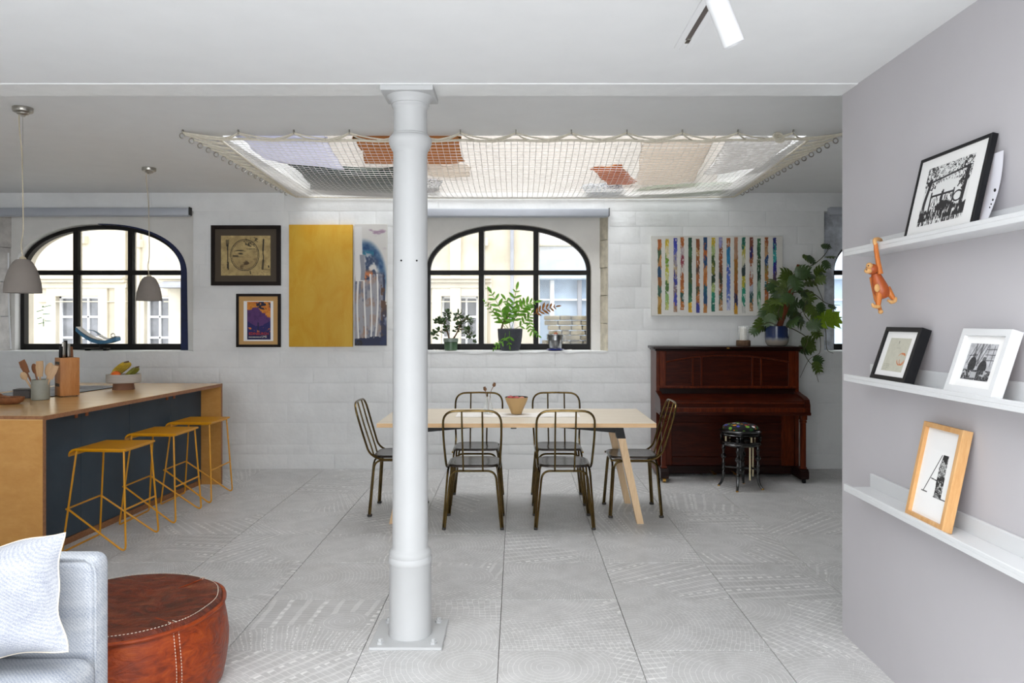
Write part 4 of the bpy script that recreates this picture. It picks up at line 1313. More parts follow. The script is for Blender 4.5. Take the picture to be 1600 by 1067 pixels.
# key bed, cheeks and fallboard
KF = -.395
obj('fallboard', MB().prism([(fy + .02, .775), (-.20, .768), (-.31, .752), (-.355, .735), (-.375, .705), (-.378, .672), (fy + .02, .672)], -PW + .035, PW - .035, 'x'), M['mahogany'], pn)
obj('fallboard_bead', MB().tube([(-PW + .035, -.376, .715), (PW - .035, -.376, .715)], .006, 8), M['mahogany_v'], pn)
obj('key_slip', MB().rbox(-PW + .03, PW - .03, KF, -.36, .635, .675, .004), M['mahogany_v'], pn)
obj('key_bed', MB().rbox(-PW - .012, PW + .012, KF - .004, fy + .03, .608, .637, .005), M['mahogany'], pn)
for s in (-1, 1):
    ck = MB().prism([(ft_ + .02, .80), (-.17, .785), (-.31, .765), (-.37, .745), (KF + .002, .705), (KF, .637), (ft_ + .02, .637)], s * (PW - .018) - .024, s * (PW - .018) + .024, 'x')
    obj('key_cheek', ck, M['mahogany'], pn)
    # column under the key bed with capital and toe block
    x = s * (PW - .035)
    obj('leg', MB().rbox(x - .022, x + .022, -.345, -.301, .13, .57, .006).rbox(x - .03, x + .03, -.353, -.293, .56, .608, .008, 2).rbox(x - .027, x + .027, -.35, -.296, .535, .56, .008, 2).rbox(x - .028, x + .028, -.351, -.295, .125, .145, .006), M['mahogany_v'], pn)
    tq = obj('toe_block', MB().prism([(-.115, .035), (-.36, .035), (-.375, .05), (-.375, .10), (-.35, .125), (-.20, .125), (-.16, .10), (-.115, .09)], x - .036, x + .036, 'x'), M['mahogany_dk'], pn)
    cs = MB().tube([(x - .012, -.345, .02), (x + .012, -.345, .02)], .02, 12)
    cs.rbox(x - .016, x + .016, -.36, -.33, .03, .04, .003)
    obj('caster', cs, M['gold'] if s < 0 else M['black'], tq)
# lower case
obj('lower_panel', MB().box(-PW + .03, PW - .03, fy + .035, fy + .05, .10, .61), M['mahogany'], pn)
for s in (-1, 1): obj('panel_stile', MB().rbox(s * (PW - .09) - .06, s * (PW - .09) + .06, fy + .02, fy + .037, .10, .60, .004), M['mahogany_v'], pn)
obj('panel_rail', MB().rbox(-PW + .15, PW - .15, fy + .02, fy + .037, .50, .60, .004), M['mahogany'], pn)
obj('panel_rail', MB().rbox(-PW + .15, PW - .15, fy + .02, fy + .037, .10, .185, .004), M['mahogany'], pn)
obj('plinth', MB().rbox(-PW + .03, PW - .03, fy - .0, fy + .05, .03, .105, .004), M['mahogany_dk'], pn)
for x in (-.14, .05):
    obj('pedal', MB().rbox(x - .011, x + .011, -.20, -.09, .05, .058, .003).ball((x, -.205, .052), .02, .03, .007, 12, 6), M['gold'], pn)
obj('lock_plate', MB().rbox(-.012, .012, ft_ - .0325, ft_ - .029, 1.192, 1.202, .001), M['gold'], pn)

# piano stool
ps = thing('piano_stool', 'black lacquered round piano stool with floral embroidered seat', 'stool', (1.945, 6.53, 0), R(20))
obj('seat_ring', MB().lathe([(0, .455), (.15, .455), (.168, .462), (.175, .47), (.168, .478), (.164, .484), (.178, .492), (.181, .50), (.172, .508), (.165, .512), (.13, .514), (0, .514)], 40), M['ebony'], ps)
obj('lower_ring', MB().lathe([(.10, .372), (.155, .372), (.172, .38), (.18, .389), (.172, .398), (.176, .406), (.165, .415), (.10, .415)], 40, caps=False).lathe([(.10, .415), (.10, .372)], 40, caps=False), M['ebony'], ps)
# embroidered cushion with flowers as stitched patches
me, nt, b = nodes('floral_embroidery')
vv = objco(nt)
vo = N(nt, 'ShaderNodeTexVoronoi'); vo.inputs['Scale'].default_value = 26
L(nt, vv, vo.inputs['Vector'])
sp_ = nt.nodes.new('ShaderNodeSeparateColor'); L(nt, vo.outputs['Color'], sp_.inputs[0])
pal = ramp(nt, sp_.outputs[0], [(0.0, lin((40, 90, 40))), (.25, lin((110, 160, 50))), (.45, lin((220, 140, 40))), (.6, lin((190, 50, 60))), (.75, lin((70, 70, 170))), (.9, lin((232, 226, 220)))])
nt.nodes[-1].color_ramp.interpolation = 'CONSTANT'
mk = math_(nt, 'LESS_THAN', vo.outputs['Distance'], math_(nt, 'MULTIPLY_ADD', sp_.outputs[1], .36, .18))
L(nt, mixc(nt, mk, lin((20, 20, 22)), pal), b.inputs['Base Color'])
b.inputs['Roughness'].default_value = .9
obj('cushion', MB().lathe([(.148, .512), (.151, .522), (.146, .535), (.125, .549), (.08, .558), (0, .562)], 36), me, ps)
for k in range(4):
    a = PI / 4 + k * PI / 2
    ca, sa = math.cos(a), math.sin(a)
    lp = [(0, .37), (.014, .37), (.014, .345), (.019, .335), (.013, .325), (.011, .30), (.013, .29), (.023, .28), (.026, .265), (.018, .252), (.012, .245), (.013, .215), (.017, .205), (.013, .195), (.015, .18), (.015, .165), (.012, .155), (.012, .135), (.017, .128), (.012, .12), (.0, .118)]
    lg = MB().lathe([(r_, z) for r_, z in reversed(lp)], 14, (.145 * ca, .145 * sa, 0))
    lg.tube(spline([(.145 * ca, .145 * sa, .125), (.148 * ca, .148 * sa, .085), (.16 * ca, .16 * sa, .04), (.182 * ca, .182 * sa, .008)], 4), [.0125] * 5 + [.0115] * 4 + [.0105] * 4, 10)
    lo = obj('leg', lg, M['ebony'], ps)
    obj('brass_tip', MB().lathe([(.0, 0), (.0115, 0), (.0115, .01), (0, .011)], 10), M['gold'], lo, (.184 * ca, .184 * sa, 0))
    a2 = a + PI / 2
    obj('stretcher', MB().tube([(.145 * ca, .145 * sa, .175), (0, 0, .175)], .009, 8), M['ebony'], ps)
    am = a + PI / 4
    obj('spindle', MB().tube([(.15 * math.cos(am), .15 * math.sin(am), .414), (.15 * math.cos(am), .15 * math.sin(am), .456)], .007, 8), M['cream_rod'], ps)
    if k in (2, 3): obj('rod', MB().tube([(.13 * math.cos(am), .13 * math.sin(am), .373), (.13 * math.cos(am), .13 * math.sin(am), .09)], .007, 8), M['cream_rod'], ps)
    obj('ring_spacer', MB().lathe([(.012, .412), (.018, .425), (.012, .438), (.018, .45), (.012, .458)], 10, (.16 * ca, .16 * sa, 0)), M['ebony'], ps)
obj('screw_post', MB().lathe([(0, .12), (.02, .12), (.03, .15), (.022, .175), (.03, .2), (.022, .24), (.02, .35), (.03, .38), (.02, .456), (0, .456)], 16), M['ebony'], ps)

# ================================================================== SOFA, CUSHION, POUF
sf = thing('sofa', 'low pale blue grey woven sofa with upright back', 'sofa', (-1.27, 2.3, 0))
obj('backrest', MB().rbox(-2.3, 0, -.03, .062, .10, .735, .034, 4), M['sofa'], sf, ang=60)
obj('base', MB().rbox(-2.28, -.02, -1.0, -.04, .10, .29, .03, 3), M['sofa'], sf, ang=60)
sc = obj('seat_cushion', MB().rbox(-1.1, .022, -1.02, -.035, .292, .452, .055, 5), M['sofa'], sf, ang=60)
obj('seat_cushion', MB().rbox(-2.26, -1.11, -1.02, -.035, .292, .452, .055, 5), M['sofa'], sf, ang=60)
obj('piping', MB().tube([(-.002, -.028, .12), (-.002, -.028, .69), (-.012, -.028, .716), (-.034, -.028, .731), (-1.1, -.028, .732), (-2.28, -.028, .731)], .0035, 6), M['sofa'], sf)
for x in (-2.2, -.10):
    for y in (-.92, -.02): obj('leg', MB().lathe([(.014, 0), (.02, .105)], 12), M['black'], sf, (x, y, 0))


def pillow_mb(w_, h_, t_, n=26, pinch=.07, wave=0.0, seed=0):
    """soft pillow in the XY plane"""
    rr = random.Random(seed)
    ph = [rr.uniform(0, 6) for _ in range(4)]
    v, f = [], []
    for s in (1, -1):
        for j in range(n + 1):
            for i in range(n + 1):
                u, q = -1 + 2 * i / n, -1 + 2 * j / n
                x = u * w_ / 2 * (1 - pinch * (1 - q * q) * u * u)
                y = q * h_ / 2 * (1 - pinch * (1 - u * u) * q * q)
                th = ((1 - u ** 4) * (1 - q ** 4)) ** .5 * (0.35 + .65 * ((1 - u * u) * (1 - q * q)) ** .35)
                if wave:
                    x += wave * abs(u) ** 8 * math.sin(q * 7 + ph[0]); y += wave * abs(q) ** 8 * math.sin(u * 8 + ph[1])
                z = s * t_ / 2 * th + .006 * math.sin(u * 5 + ph[2] + q * 3) * th + (wave * .8 * math.sin(q * 6 + u * 5 + ph[3]) if wave else 0)
                v.append((x, y, z))
    m_ = (n + 1) ** 2
    for s in range(2):
        for j in range(n):
            for i in range(n):
                a = s * m_ + j * (n + 1) + i
                q = (a, a + 1, a + n + 2, a + n + 1)
                f.append(q if s == 0 else q[::-1])
    mb = MB().add(v, f)
    bd = [j for j in range(n + 1)] + [(k + 1) * (n + 1) - 1 for k in range(1, n + 1)] + [n * (n + 1) + j for j in range(n - 1, -1, -1)] + [k * (n + 1) for k in range(n - 1, 0, -1)]
    return mb, [v[i] for i in bd]


pm_, bd_ = pillow_mb(.58, .325, .15, 30, .08, .005, 3)
pl = thing('sofa_cushion', 'pale grey woven scatter cushion leaning on the sofa back', 'cushion', (-1.575, 2.148, .632))
pl.rotation_euler = (Matrix.Rotation(R(-1.5), 3, 'Z') @ Matrix.Rotation(R(76), 3, 'X') @ Matrix.Rotation(R(10), 3, 'Z')).to_euler()
obj('cover', pm_, M['pillow'], pl, ang=180)
obj('piping', MB().tube(bd_, .0022, 6, closed=True), M['thread'], pl)

pf = thing('leather_pouf', 'round red brown leather pouf with white stitching beside the sofa', 'pouf', (-1.555, 2.985, 0))
rp = random.Random(5)
PR, PH = .385, .335
# wrinkled leather
ml_, nt, b = nodes('red_brown_leather')
vv = objco(nt)
f1 = noise(nt, objco(nt, (2.2, 5, 9), (0, 0, .6)), 2.4, 6, .6, 1.6)
f2 = noise(nt, vv, 26, 5)
L(nt, ramp(nt, math_(nt, 'ADD', math_(nt, 'MULTIPLY', f1, .7), math_(nt, 'MULTIPLY', f2, .3)), [(.3, lin((84, 26, 7))), (.5, lin((136, 52, 14))), (.72, lin((172, 80, 26)))]), b.inputs['Base Color'])
b.inputs['Specular IOR Level'].default_value = .3
L(nt, ramp(nt, f1, [(.3, (.28,) * 3), (.7, (.5,) * 3)]), b.inputs['Roughness'])
bump(nt, b, math_(nt, 'ADD', f1, math_(nt, 'MULTIPLY', noise(nt, vv, 120, 3), .15)), .5, .01)
mt_, nt, b = nodes('worn_dark_leather')
vv = objco(nt)
f1 = noise(nt, objco(nt, (2, 6, 2), (0, 0, .35)), 2.2, 7, .62, 2.2)
L(nt, ramp(nt, f1, [(.32, lin((54, 21, 11))), (.50, lin((98, 38, 18))), (.62, lin((116, 52, 27))), (.74, lin((140, 104, 70)))]), b.inputs['Base Color'])
b.inputs['Specular IOR Level'].default_value = .3
L(nt, ramp(nt, noise(nt, vv, 9, 5), [(.3, (.25,) * 3), (.7, (.5,) * 3)]), b.inputs['Roughness'])
bump(nt, b, math_(nt, 'ADD', f1, math_(nt, 'MULTIPLY', noise(nt, vv, 90, 3), .2)), .8, .02)


def prad(a, z):
    t = z / PH
    return PR * (.935 + .075 * math.sin(PI * min(1, max(0, t)) ** .8) + .008 * math.sin(5 * a + 2 + t * 3) + .005 * math.sin(11 * a + t * 7))


SG = 72
v, f = [], []
zz = [0, .008, .03, .07, .12, .17, .22, .26, .29, .31]
for z in zz:
    for k in range(SG):
        a = 2 * PI * k / SG
        r_ = prad(a, z) * (.95 if z == 0 else 1)
        v.append((r_ * math.cos(a), r_ * math.sin(a), z))
for i in range(len(zz) - 1):
    for k in range(SG): f.append((i * SG + k, i * SG + (k + 1) % SG, (i + 1) * SG + (k + 1) % SG, (i + 1) * SG + k))
f.append(tuple(range(SG - 1, -1, -1)))
obj('side_panel', MB().add(v, f), ml_, pf, ang=70)
v, f = [], []
RG = [1.0, .97, .9, .78, .64, .5, .34, .18]
for i, q in enumerate(RG):
    for k in range(SG):
        a = 2 * PI * k / SG
        r_ = prad(a, .31) * q
        x, y = r_ * math.cos(a), r_ * math.sin(a)
        fold = .006 * math.sin(14 * x + 22 * y + 3 * math.sin(9 * x)) * (1 - q ** 4) + .004 * math.sin(31 * x - 17 * y) * (1 - q ** 3)
        v.append((x, y, (.31, .327, .332, .326, .318, .312, .307, .304)[i] + fold))
v.append((0, 0, .303))
for i in range(len(RG) - 1):
    for k in range(SG): f.append((i * SG + k, i * SG + (k + 1) % SG, (i + 1) * SG + (k + 1) % SG, (i + 1) * SG + k))
b_ = (len(RG) - 1) * SG
f += [(b_ + k, b_ + (k + 1) % SG, len(v) - 1) for k in range(SG)]
obj('top_panel', MB().add(v, f), mt_, pf, ang=80)['label'] = 'darker creased leather top'
pp = lambda a, z, o=0: Vector(((prad(a, z) + o) * math.cos(a), (prad(a, z) + o) * math.sin(a), z))
obj('piping', MB().tube([pp(2 * PI * k / SG, .31, .004) for k in range(SG)], .0085, 8, closed=True), ml_, pf)
sm = MB(); sti = MB()
for k in range(4):
    a0 = -.62 + k * PI / 2
    sm_p = [pp(a0, z, .0015) for z in (.005, .06, .12, .18, .24, .305)]
    sm.tube(sm_p, .0035, 6)
    sm.tube([Vector((q * prad(a0, .31) * math.cos(a0), q * prad(a0, .31) * math.sin(a0), .334 - .03 * (1 - q))) for q in (.95, .85, .74, .62)], .0022, 6)
    for d in (-.026, .026):
        for j in range(26):
            z = .012 + j * .0115
            sti.tube([pp(a0 + d, z, .001), pp(a0 + d, z + .0062, .001)], .0014, 4)
        for j in range(2):
            q = .95 - j * .03
            sti.tube([Vector((q * prad(a0, .31) * math.cos(a0 + d), q * prad(a0, .31) * math.sin(a0 + d), .336 - .02 * (1 - q))), Vector(((q - .016) * prad(a0, .31) * math.cos(a0 + d), (q - .016) * prad(a0, .31) * math.sin(a0 + d), .336 - .02 * (1 - q)))], .0014, 4)
for k in range(170):
    a = 2 * PI * k / 170
    p0, p1 = [Vector((.945 * prad(x, .31) * math.cos(x), .945 * prad(x, .31) * math.sin(x), .332)) for x in (a, a + .019)]
    sti.tube([p0, p1], .0014, 4)
obj('seam', sm, ml_, pf)
obj('stitching', sti, M['thread'], pf, kind='stuff')['label'] = 'white hand stitching'

# ================================================================== PLANTS
def V(*a): return Vector(a)


def basis(d, up=(0, 0, 1)):
    d = Vector(d).normalized()
    u = Vector(up)
    x = d.cross(u)
    x = x.normalized() if x.length > 1e-4 else Vector((1, 0, 0))
    n = x.cross(d).normalized()
    return Matrix((x, d, n)).transposed()          # columns: across, along, normal


def blade(L_, W_, droop=.25, n=6, fold=.12):
    """lance leaf along +y, normal +z"""
    v, f = [], []
    for i in range(n + 1):
        t = i / n
        wd = W_ / 2 * math.sin(PI * min(1, t * .93 + .035)) ** .75
        z = -droop * L_ * t * t
        y = L_ * t
        v += [(-wd, y, z + fold * wd), (0, y, z), (wd, y, z + fold * wd)]
    for i in range(n):
        a = i * 3
        f += [(a, a + 1, a + 4, a + 3), (a + 1, a + 2, a + 5, a + 4)]
    return v, f


def split_leaf(L_=1.0, lobes=4):
    """heart shaped leaf cut into fingers towards its midrib, along +y"""
    v, f = [], []
    def quad(a, b, c, d):
        n = len(v)
        v.extend([a, b, c, d]); f.append((n, n + 1, n + 2, n + 3))
    def tri(a, b, c):
        n = len(v)
        v.extend([a, b, c]); f.append((n, n + 1, n + 2))
    zz = lambda x, y: -.22 * y * y - .25 * x * x
    P = lambda x, y: (x * L_, y * L_, zz(x, y) * L_)
    for s in (-1, 1):
        for i in range(lobes):
            y0 = .02 + .82 * i / lobes
            y1 = .02 + .82 * (i + .9) / lobes
            reach = .44 * math.sin(PI * (.25 + .62 * i / lobes)) + .02
            fwd = .10 + .16 * i / lobes
            m0, m1 = (y0 + y1) / 2, 0
            quad(P(0, y0), P(s * reach * .55, y0 + fwd * .35), P(s * reach * .55, y1 + fwd * .5), P(0, y1 + .03))
            quad(P(s * reach * .55, y0 + fwd * .35), P(s * reach * .9, y0 + fwd * .75), P(s * reach * .92, y1 + fwd * .75), P(s * reach * .55, y1 + fwd * .5))
            tri(P(s * reach * .9, y0 + fwd * .75), P(s * reach * 1.06, y1 + fwd * 1.05), P(s * reach * .92, y1 + fwd * .75))
        quad(P(0, .80), P(s * .06, .86), P(s * .035, .96), P(0, 1.04))
        quad(P(0, 0), P(0, .18), P(s * .03, .18), P(s * .03, 0))
    return v, f


def leaf_obj(name, me, parent, base, direc, size, up=(0, -1, .6), m=None, roll=0):
    o = bpy.data.objects.new(name, me)
    COL.objects.link(o)
    o.parent = parent
    B = basis(direc, up).to_4x4()
    o.matrix_local = Matrix.Translation(base) @ B @ Matrix.Rotation(roll, 4, 'Y') @ Matrix.Scale(size, 4)
    return o


def leaf_mesh(name, vf, m):
    me = MB().add(*vf).mesh(name, 60, fix=False)
    me.materials.append(m)
    return me


# ---- the big climbing plant on the piano
rp = random.Random(11)
PY = 7.10
pb = Vector((2.458, PY, 1.2105))
pt = thing('climbing_plant', 'large climbing split-leaf plant on a coir pole in a blue and white pot', 'plant', tuple(pb))
q = lambda px, py, dy=0.0: PX(px, py, PY + dy) - pb
obj('pot', MB().lathe([(0, 0), (.07, 0), (.088, .008), (.104, .04), (.109, .08), (.109, .188), (.103, .19), (.101, .18), (.099, .10), (0, .095)], 36), None, pt)
pot = pt.children[0]
mp, nt, b = nodes('blue_to_white_reactive_glaze')
tc = nt.nodes.new('ShaderNodeTexCoord'); sx = nt.nodes.new('ShaderNodeSeparateXYZ'); L(nt, tc.outputs['Object'], sx.inputs[0])
hz = math_(nt, 'ADD', sx.outputs[2], math_(nt, 'MULTIPLY', noise(nt, objco(nt, (4, 4, 1)), 9), .03))
L(nt, ramp(nt, math_(nt, 'MULTIPLY', hz, 5), [(.32, lin((150, 142, 132))), (.42, lin((120, 124, 134))), (.52, lin((34, 50, 88))), (1.0, lin((24, 36, 70)))]), b.inputs['Base Color'])
b.inputs['Roughness'].default_value = .22
pot.data.materials.append(mp)
obj('soil', MB().lathe([(.1, .165), (.06, .17), (0, .172)], 24), M['soil'], pt)
a, c = q(1217, 512), q(1249, 414)
obj('moss_pole', MB().tube([Vector((0.015, 0, .10)), a, a + (c - a) * .5 + V(.006, 0, 0), c], [.027, .028, .026, .023], 12), M['pole'], pt)
vines = [[(1222, 500), (1216, 488), (1224, 470), (1232, 450), (1240, 425), (1253, 420)], [(1228, 510), (1245, 517), (1262, 530), (1256, 548), (1262, 562), (1272, 575), (1279, 597)],
         [(1250, 420), (1268, 415), (1283, 404), (1292, 393), (1296, 383)], [(1240, 457), (1262, 455), (1276, 462), (1288, 472), (1300, 476), (1313, 477)],
         [(1250, 424), (1270, 438), (1280, 455), (1286, 472), (1284, 490)], [(1260, 470), (1256, 488), (1266, 503), (1279, 520), (1282, 535), (1280, 552), (1264, 562), (1250, 590)],
         [(1214, 508), (1202, 504), (1190, 508), (1180, 514)], [(1270, 480), (1283, 500), (1290, 516), (1292, 545), (1302, 552)], [(1236, 498), (1250, 490), (1262, 480)]]
for k, vn in enumerate(vines):
    dy = (-.05, -.1, -.02, -.06, .02, -.04, -.08, 0, -.07)[k]
    sp = spline([q(x, y, dy + .015 * math.sin(i * 2)) for i, (x, y) in enumerate(vn)], 5)
    n_ = len(sp)
    obj('vine', MB().tube(sp, [.0052 - .0032 * i / n_ for i in range(n_)], 6), M['vine'], pt)
LM = [leaf_mesh('leaf', split_leaf(1, 4), M['green']), leaf_mesh('leaf', split_leaf(1, 5), M['green_dk']), leaf_mesh('leaf', split_leaf(1, 3), M['green_lt'])]
lv_ = [(1232, 428, 24), (1253, 425, 26), (1265, 441, 24), (1243, 440, 28), (1228, 447, 30), (1222, 456, 30), (1210, 438, 22), (1206, 447, 20), (1218, 468, 30), (1232, 465, 24), (1207, 476, 28), (1198, 487, 28), (1212, 492, 26),
       (1203, 499, 24), (1222, 484, 26), (1241, 489, 36), (1249, 497, 30), (1236, 502, 26), (1262, 462, 24), (1258, 475, 24), (1268, 483, 26), (1254, 455, 22), (1277, 498, 24), (1270, 508, 24), (1262, 534, 24), (1256, 545, 22), (1267, 540, 22),
       (1278, 562, 18), (1277, 572, 20), (1268, 404, 18), (1261, 402, 18), (1290, 384, 16), (1297, 400, 18), (1291, 412, 16), (1280, 424, 20), (1286, 430, 16), (1280, 437, 18), (1270, 430, 22), (1188, 505, 22), (1181, 514, 20), (1192, 512, 16), (1300, 478, 14),
       (1258, 432, 22), (1238, 476, 26), (1228, 434, 24), (1215, 460, 24), (1275, 520, 18), (1283, 480, 18)]
for i, (x, y, s_) in enumerate(lv_):
    sc_ = s_ * 1.0 * PY / FP
    side = -1 if x < 1235 else 1
    d = V(side * rp.uniform(.1, .9), rp.uniform(-.7, .1), rp.uniform(-.9, .2))
    d.normalize()
    ctr = q(x, y, rp.uniform(-.13, .10))
    leaf_obj('leaf', LM[i % 2], pt, ctr - d * sc_ * .45, d, sc_, (rp.uniform(-.4, .4), -1, rp.uniform(.2, .9)), roll=rp.uniform(-.5, .5))
for (x, y, s_) in ((1283, 497, 30), (1294, 495, 30), (1301, 498, 22)):
    sc_ = s_ * 1.2 * PY / FP
    d = V(.8, -.2, rp.uniform(-.5, .4)).normalized()
    leaf_obj('leaf', LM[2], pt, q(x, y, -.05) - d * sc_ * .45, d, sc_, (0, -1, .5))['label'] = 'bright young green leaf'

# ---- candle in a glass on a bark slice, on the piano
cb = PX(1161.5, 541, 7.08)
cn = thing('candle_lantern', 'pale candle under glass on a rough bark slice on the piano', 'candle', (cb.x, 7.08, 1.2105))
bkp = MB().lathe([(0, 0), (.062, 0), (.066, .006), (.065, .05), (.06, .056), (0, .056)], 22)
obj('bark_base', bkp, M['bark'], cn)
obj('candle', MB().lathe([(0, .056), (.032, .056), (.032, .17), (.02, .178), (.0, .175)], 20), M['wax'], cn)
obj('glass_sleeve', MB().lathe([(.052, .056), (.053, .19), (.050, .19), (.049, .058)], 28, caps=False), M['milky'], cn)

# ---- jade plant on the sill
SY = 7.46
def jb(px, py, dy=0): return PX(px, py, SY + dy)
s0 = Vector((jb(704.5, 548).x, SY, OZ0 + .006))
jd = thing('jade_plant', 'small jade plant in a green glazed pot on the window sill', 'plant', tuple(s0))
obj('pot', MB().lathe([(0, 0), (.058, 0), (.064, .006), (.068, .085), (.066, .088), (.063, .08), (0, .08)], 28), M['potgreen'], jd)
obj('pot_rim', MB().lathe([(.0665, .084), (.073, .086), (.074, .118), (.069, .12), (.066, .112), (.066, .09)], 28, caps=False), M['potrim'], jd)
obj('soil', MB().lathe([(.066, .102), (0, .106)], 20), M['soil'], jd)
tips = []
br = [[(702, 530), (699, 518), (694, 508), (688, 500)], [(699, 518), (690, 517), (680, 520), (676, 526)], [(708, 530), (714, 520), (718, 510), (722, 502)], [(716, 514), (726, 515), (733, 522), (737, 530)], [(694, 508), (698, 498), (699, 490)], [(718, 510), (714, 500), (716, 492)], [(722, 502), (730, 497), (733, 504)], [(688, 500), (683, 503)]]
tr_ = MB(); fo = MB()
rj = random.Random(2)
for k, pth in enumerate(br):
    dy = (0, -.02, .01, -.03, .03, -.01, .02, 0)[k]
    sp = spline([jb(x, y, dy * i / 2) - s0 for i, (x, y) in enumerate(pth)], 4)
    tr_.tube(sp, [(.009 if k in (0, 2) else .005) * (1 - .5 * i / len(sp)) for i in range(len(sp))], 7)
    nl = 26 if len(pth) == 4 else 22
    for i in range(nl):
        p = sp[min(len(sp) - 1, int(len(sp) * (.35 + .65 * rj.random())))]
        d = V(rj.uniform(-1, 1), rj.uniform(-1, 1), rj.uniform(-.5, 1)).normalized()
        Bm = basis(d, (rj.uniform(-1, 1), rj.uniform(-1, 1), 1))
        L_ = rj.uniform(.034, .052)
        mm = Bm @ Matrix.Diagonal((L_ * .34, L_ * .5, L_ * .12))
        pos = p + d * (L_ * .5 + rj.uniform(.004, .02))
        fo.ball(tuple(pos), 1, 1, 1, 7, 5, M=mm)
obj('trunk', tr_, M['stem'], jd)
obj('foliage', fo, M['green_dk'], jd, kind='stuff')

# ---- fern in the charcoal pot
f0 = Vector((jb(797, 548).x, SY, OZ0 + .006))
fn = thing('potted_fern', 'bright green fern in a charcoal pot on the window sill', 'plant', tuple(f0))
obj('pot', MB().lathe([(0, 0), (.085, 0), (.096, .012), (.108, .06), (.119, .13), (.125, .212), (.119, .215), (.116, .2), (0, .195)], 36), M['potdark'], fn)
obj('soil', MB().lathe([(.118, .19), (0, .2)], 24), M['soil'], fn)
rf = random.Random(9)


def frond(pts, n, ll, m, dys, wl=.36, lab=None):
    n = int(n * 1.25)
    ll *= 1.25
    pts3 = [jb(x, y, d_) - f0 for (x, y), d_ in zip(pts, dys)]
    sp = spline(pts3, 6)
    mb = MB().tube(sp, .0026, 5)
    N_ = len(sp) - 1
    for i in range(n):
        t = .12 + .88 * (i + .5) / n
        k = t * N_
        a = sp[int(k)].lerp(sp[min(N_, int(k) + 1)], k - int(k))
        d = (sp[min(N_, int(k) + 1)] - sp[max(0, int(k) - 1)]).normalized()
        sc_ = ll * (math.sin(PI * min(.97, t * .8 + .15)) ** .7) * rf.uniform(.85, 1.15)
        for s in (-1, 1):
            side = d.cross(V(0, -1, .2)).normalized() * s
            dr = (side * .8 + d * .62 + V(0, rf.uniform(-.35, .35), 0)).normalized()
            v_, f_ = blade(sc_, sc_ * wl, .15, 5)
            Bm = basis(dr, (rf.uniform(-.3, .3), -1, .5))
            mb.add([Bm @ Vector(p) + a for p in v_], f_)
    v_, f_ = blade(ll * .8, ll * .8 * wl, .1, 5)
    Bm = basis((sp[-1] - sp[-2]).normalized(), (0, -1, .4))
    mb.add([Bm @ Vector(p) + sp[-1] for p in v_], f_)
    o = obj('frond', mb, m, fn, ang=60, fix=False)
    if lab: o['label'] = lab


frond([(795, 515), (785, 500), (783, 487), (775, 470), (768, 458)], 5, .085, M['fern'], (0, -.02, -.03, -.02, 0))
frond([(798, 515), (796, 500), (800, 485), (803, 470), (807, 452)], 6, .08, M['fern'], (0, .01, .0, -.02, -.02))
frond([(798, 515), (806, 495), (815, 482), (824, 475), (836, 472)], 7, .075, M['fern'], (0, -.03, -.05, -.06, -.06))
frond([(792, 516), (780, 500), (772, 490), (764, 480), (758, 472)], 6, .04, M['fern'], (0, .02, .03, .03, .03))
frond([(782, 515), (786, 503), (794, 493), (798, 480), (790, 468)], 5, .075, M['fern'], (0, -.04, -.06, -.06, -.05))
frond([(802, 515), (815, 508), (822, 500), (826, 497), (830, 490)], 5, .055, M['fern'], (0, -.02, -.03, -.04, -.05))
frond([(826, 497), (828, 506), (829, 514), (833, 520), (840, 524)], 5, .045, M['fern'], (-.05, -.06, -.07, -.07, -.07))
frond([(832, 492), (840, 488), (848, 484), (858, 481), (868, 479)], 5, .056, M['fern_brown'], (-.05, -.05, -.05, -.04, -.04), .34, 'dried brown frond')
frond([(790, 518), (788, 530), (782, 537), (776, 540), (772, 546)], 4, .04, M['fern'], (-.10, -.15, -.16, -.15, -.13))
frond([(796, 517), (796, 526), (795, 533), (796, 540)], 2, .045, M['fern'], (-.12, -.15, -.16, -.155))
rz = MB().tube(spline([jb(783, 517, -.03) - f0, jb(786, 506, -.03) - f0, jb(792, 497, -.02) - f0, jb(797, 490, 0) - f0], 4), .0085, 7)
obj('rhizome', rz, M['stem'], fn)

# ---- galvanised pail on a cobalt saucer
g0 = Vector((jb(867.5, 547).x, SY - .02, OZ0 + .006))
sc0 = thing('saucer', 'cobalt blue saucer under the small metal pail', 'saucer', tuple(g0))
obj('dish', MB().lathe([(0, 0), (.06, 0), (.083, .008), (.088, .013), (.084, .015), (.062, .008), (0, .007)], 30), M['bluedish'], sc0)
obj('foot_ring', MB().lathe([(.05, -.001), (.056, -.001), (.056, .003), (.05, .003)], 24, caps=False), M['bluedish'], sc0)
gl = thing('metal_pail', 'small galvanised metal pail on a cobalt saucer', 'pail', (g0.x, g0.y, g0.z + .0085))
obj('pail_body', MB().lathe([(0, 0), (.058, 0), (.06, .006), (.073, .09), (.0742, .094), (.0738, .098), (.080, .145), (.084, .148), (.082, .152), (.078, .148), (.058, .01), (0, .008)], 32), M['galv'], gl)
obj('handle', MB().tube(spline([(.08, -.01, .135), (.094, -.012, .13), (.098, -.012, .09), (.086, -.012, .06)], 5), .0022, 6), M['galv'], gl)
cbl = thing('clay_ball', 'small reddish clay ball resting on top of the metal pail', 'ball', (g0.x + .005, g0.y, g0.z + .16))
obj('lump', MB().ball((0, 0, 0), .022, .02, .02, 14, 9), M['terracotta'], cbl)
obj('stub', MB().tube([(0, 0, .014), (.006, 0, .036)], [.006, .004], 6), M['stem'], cbl)
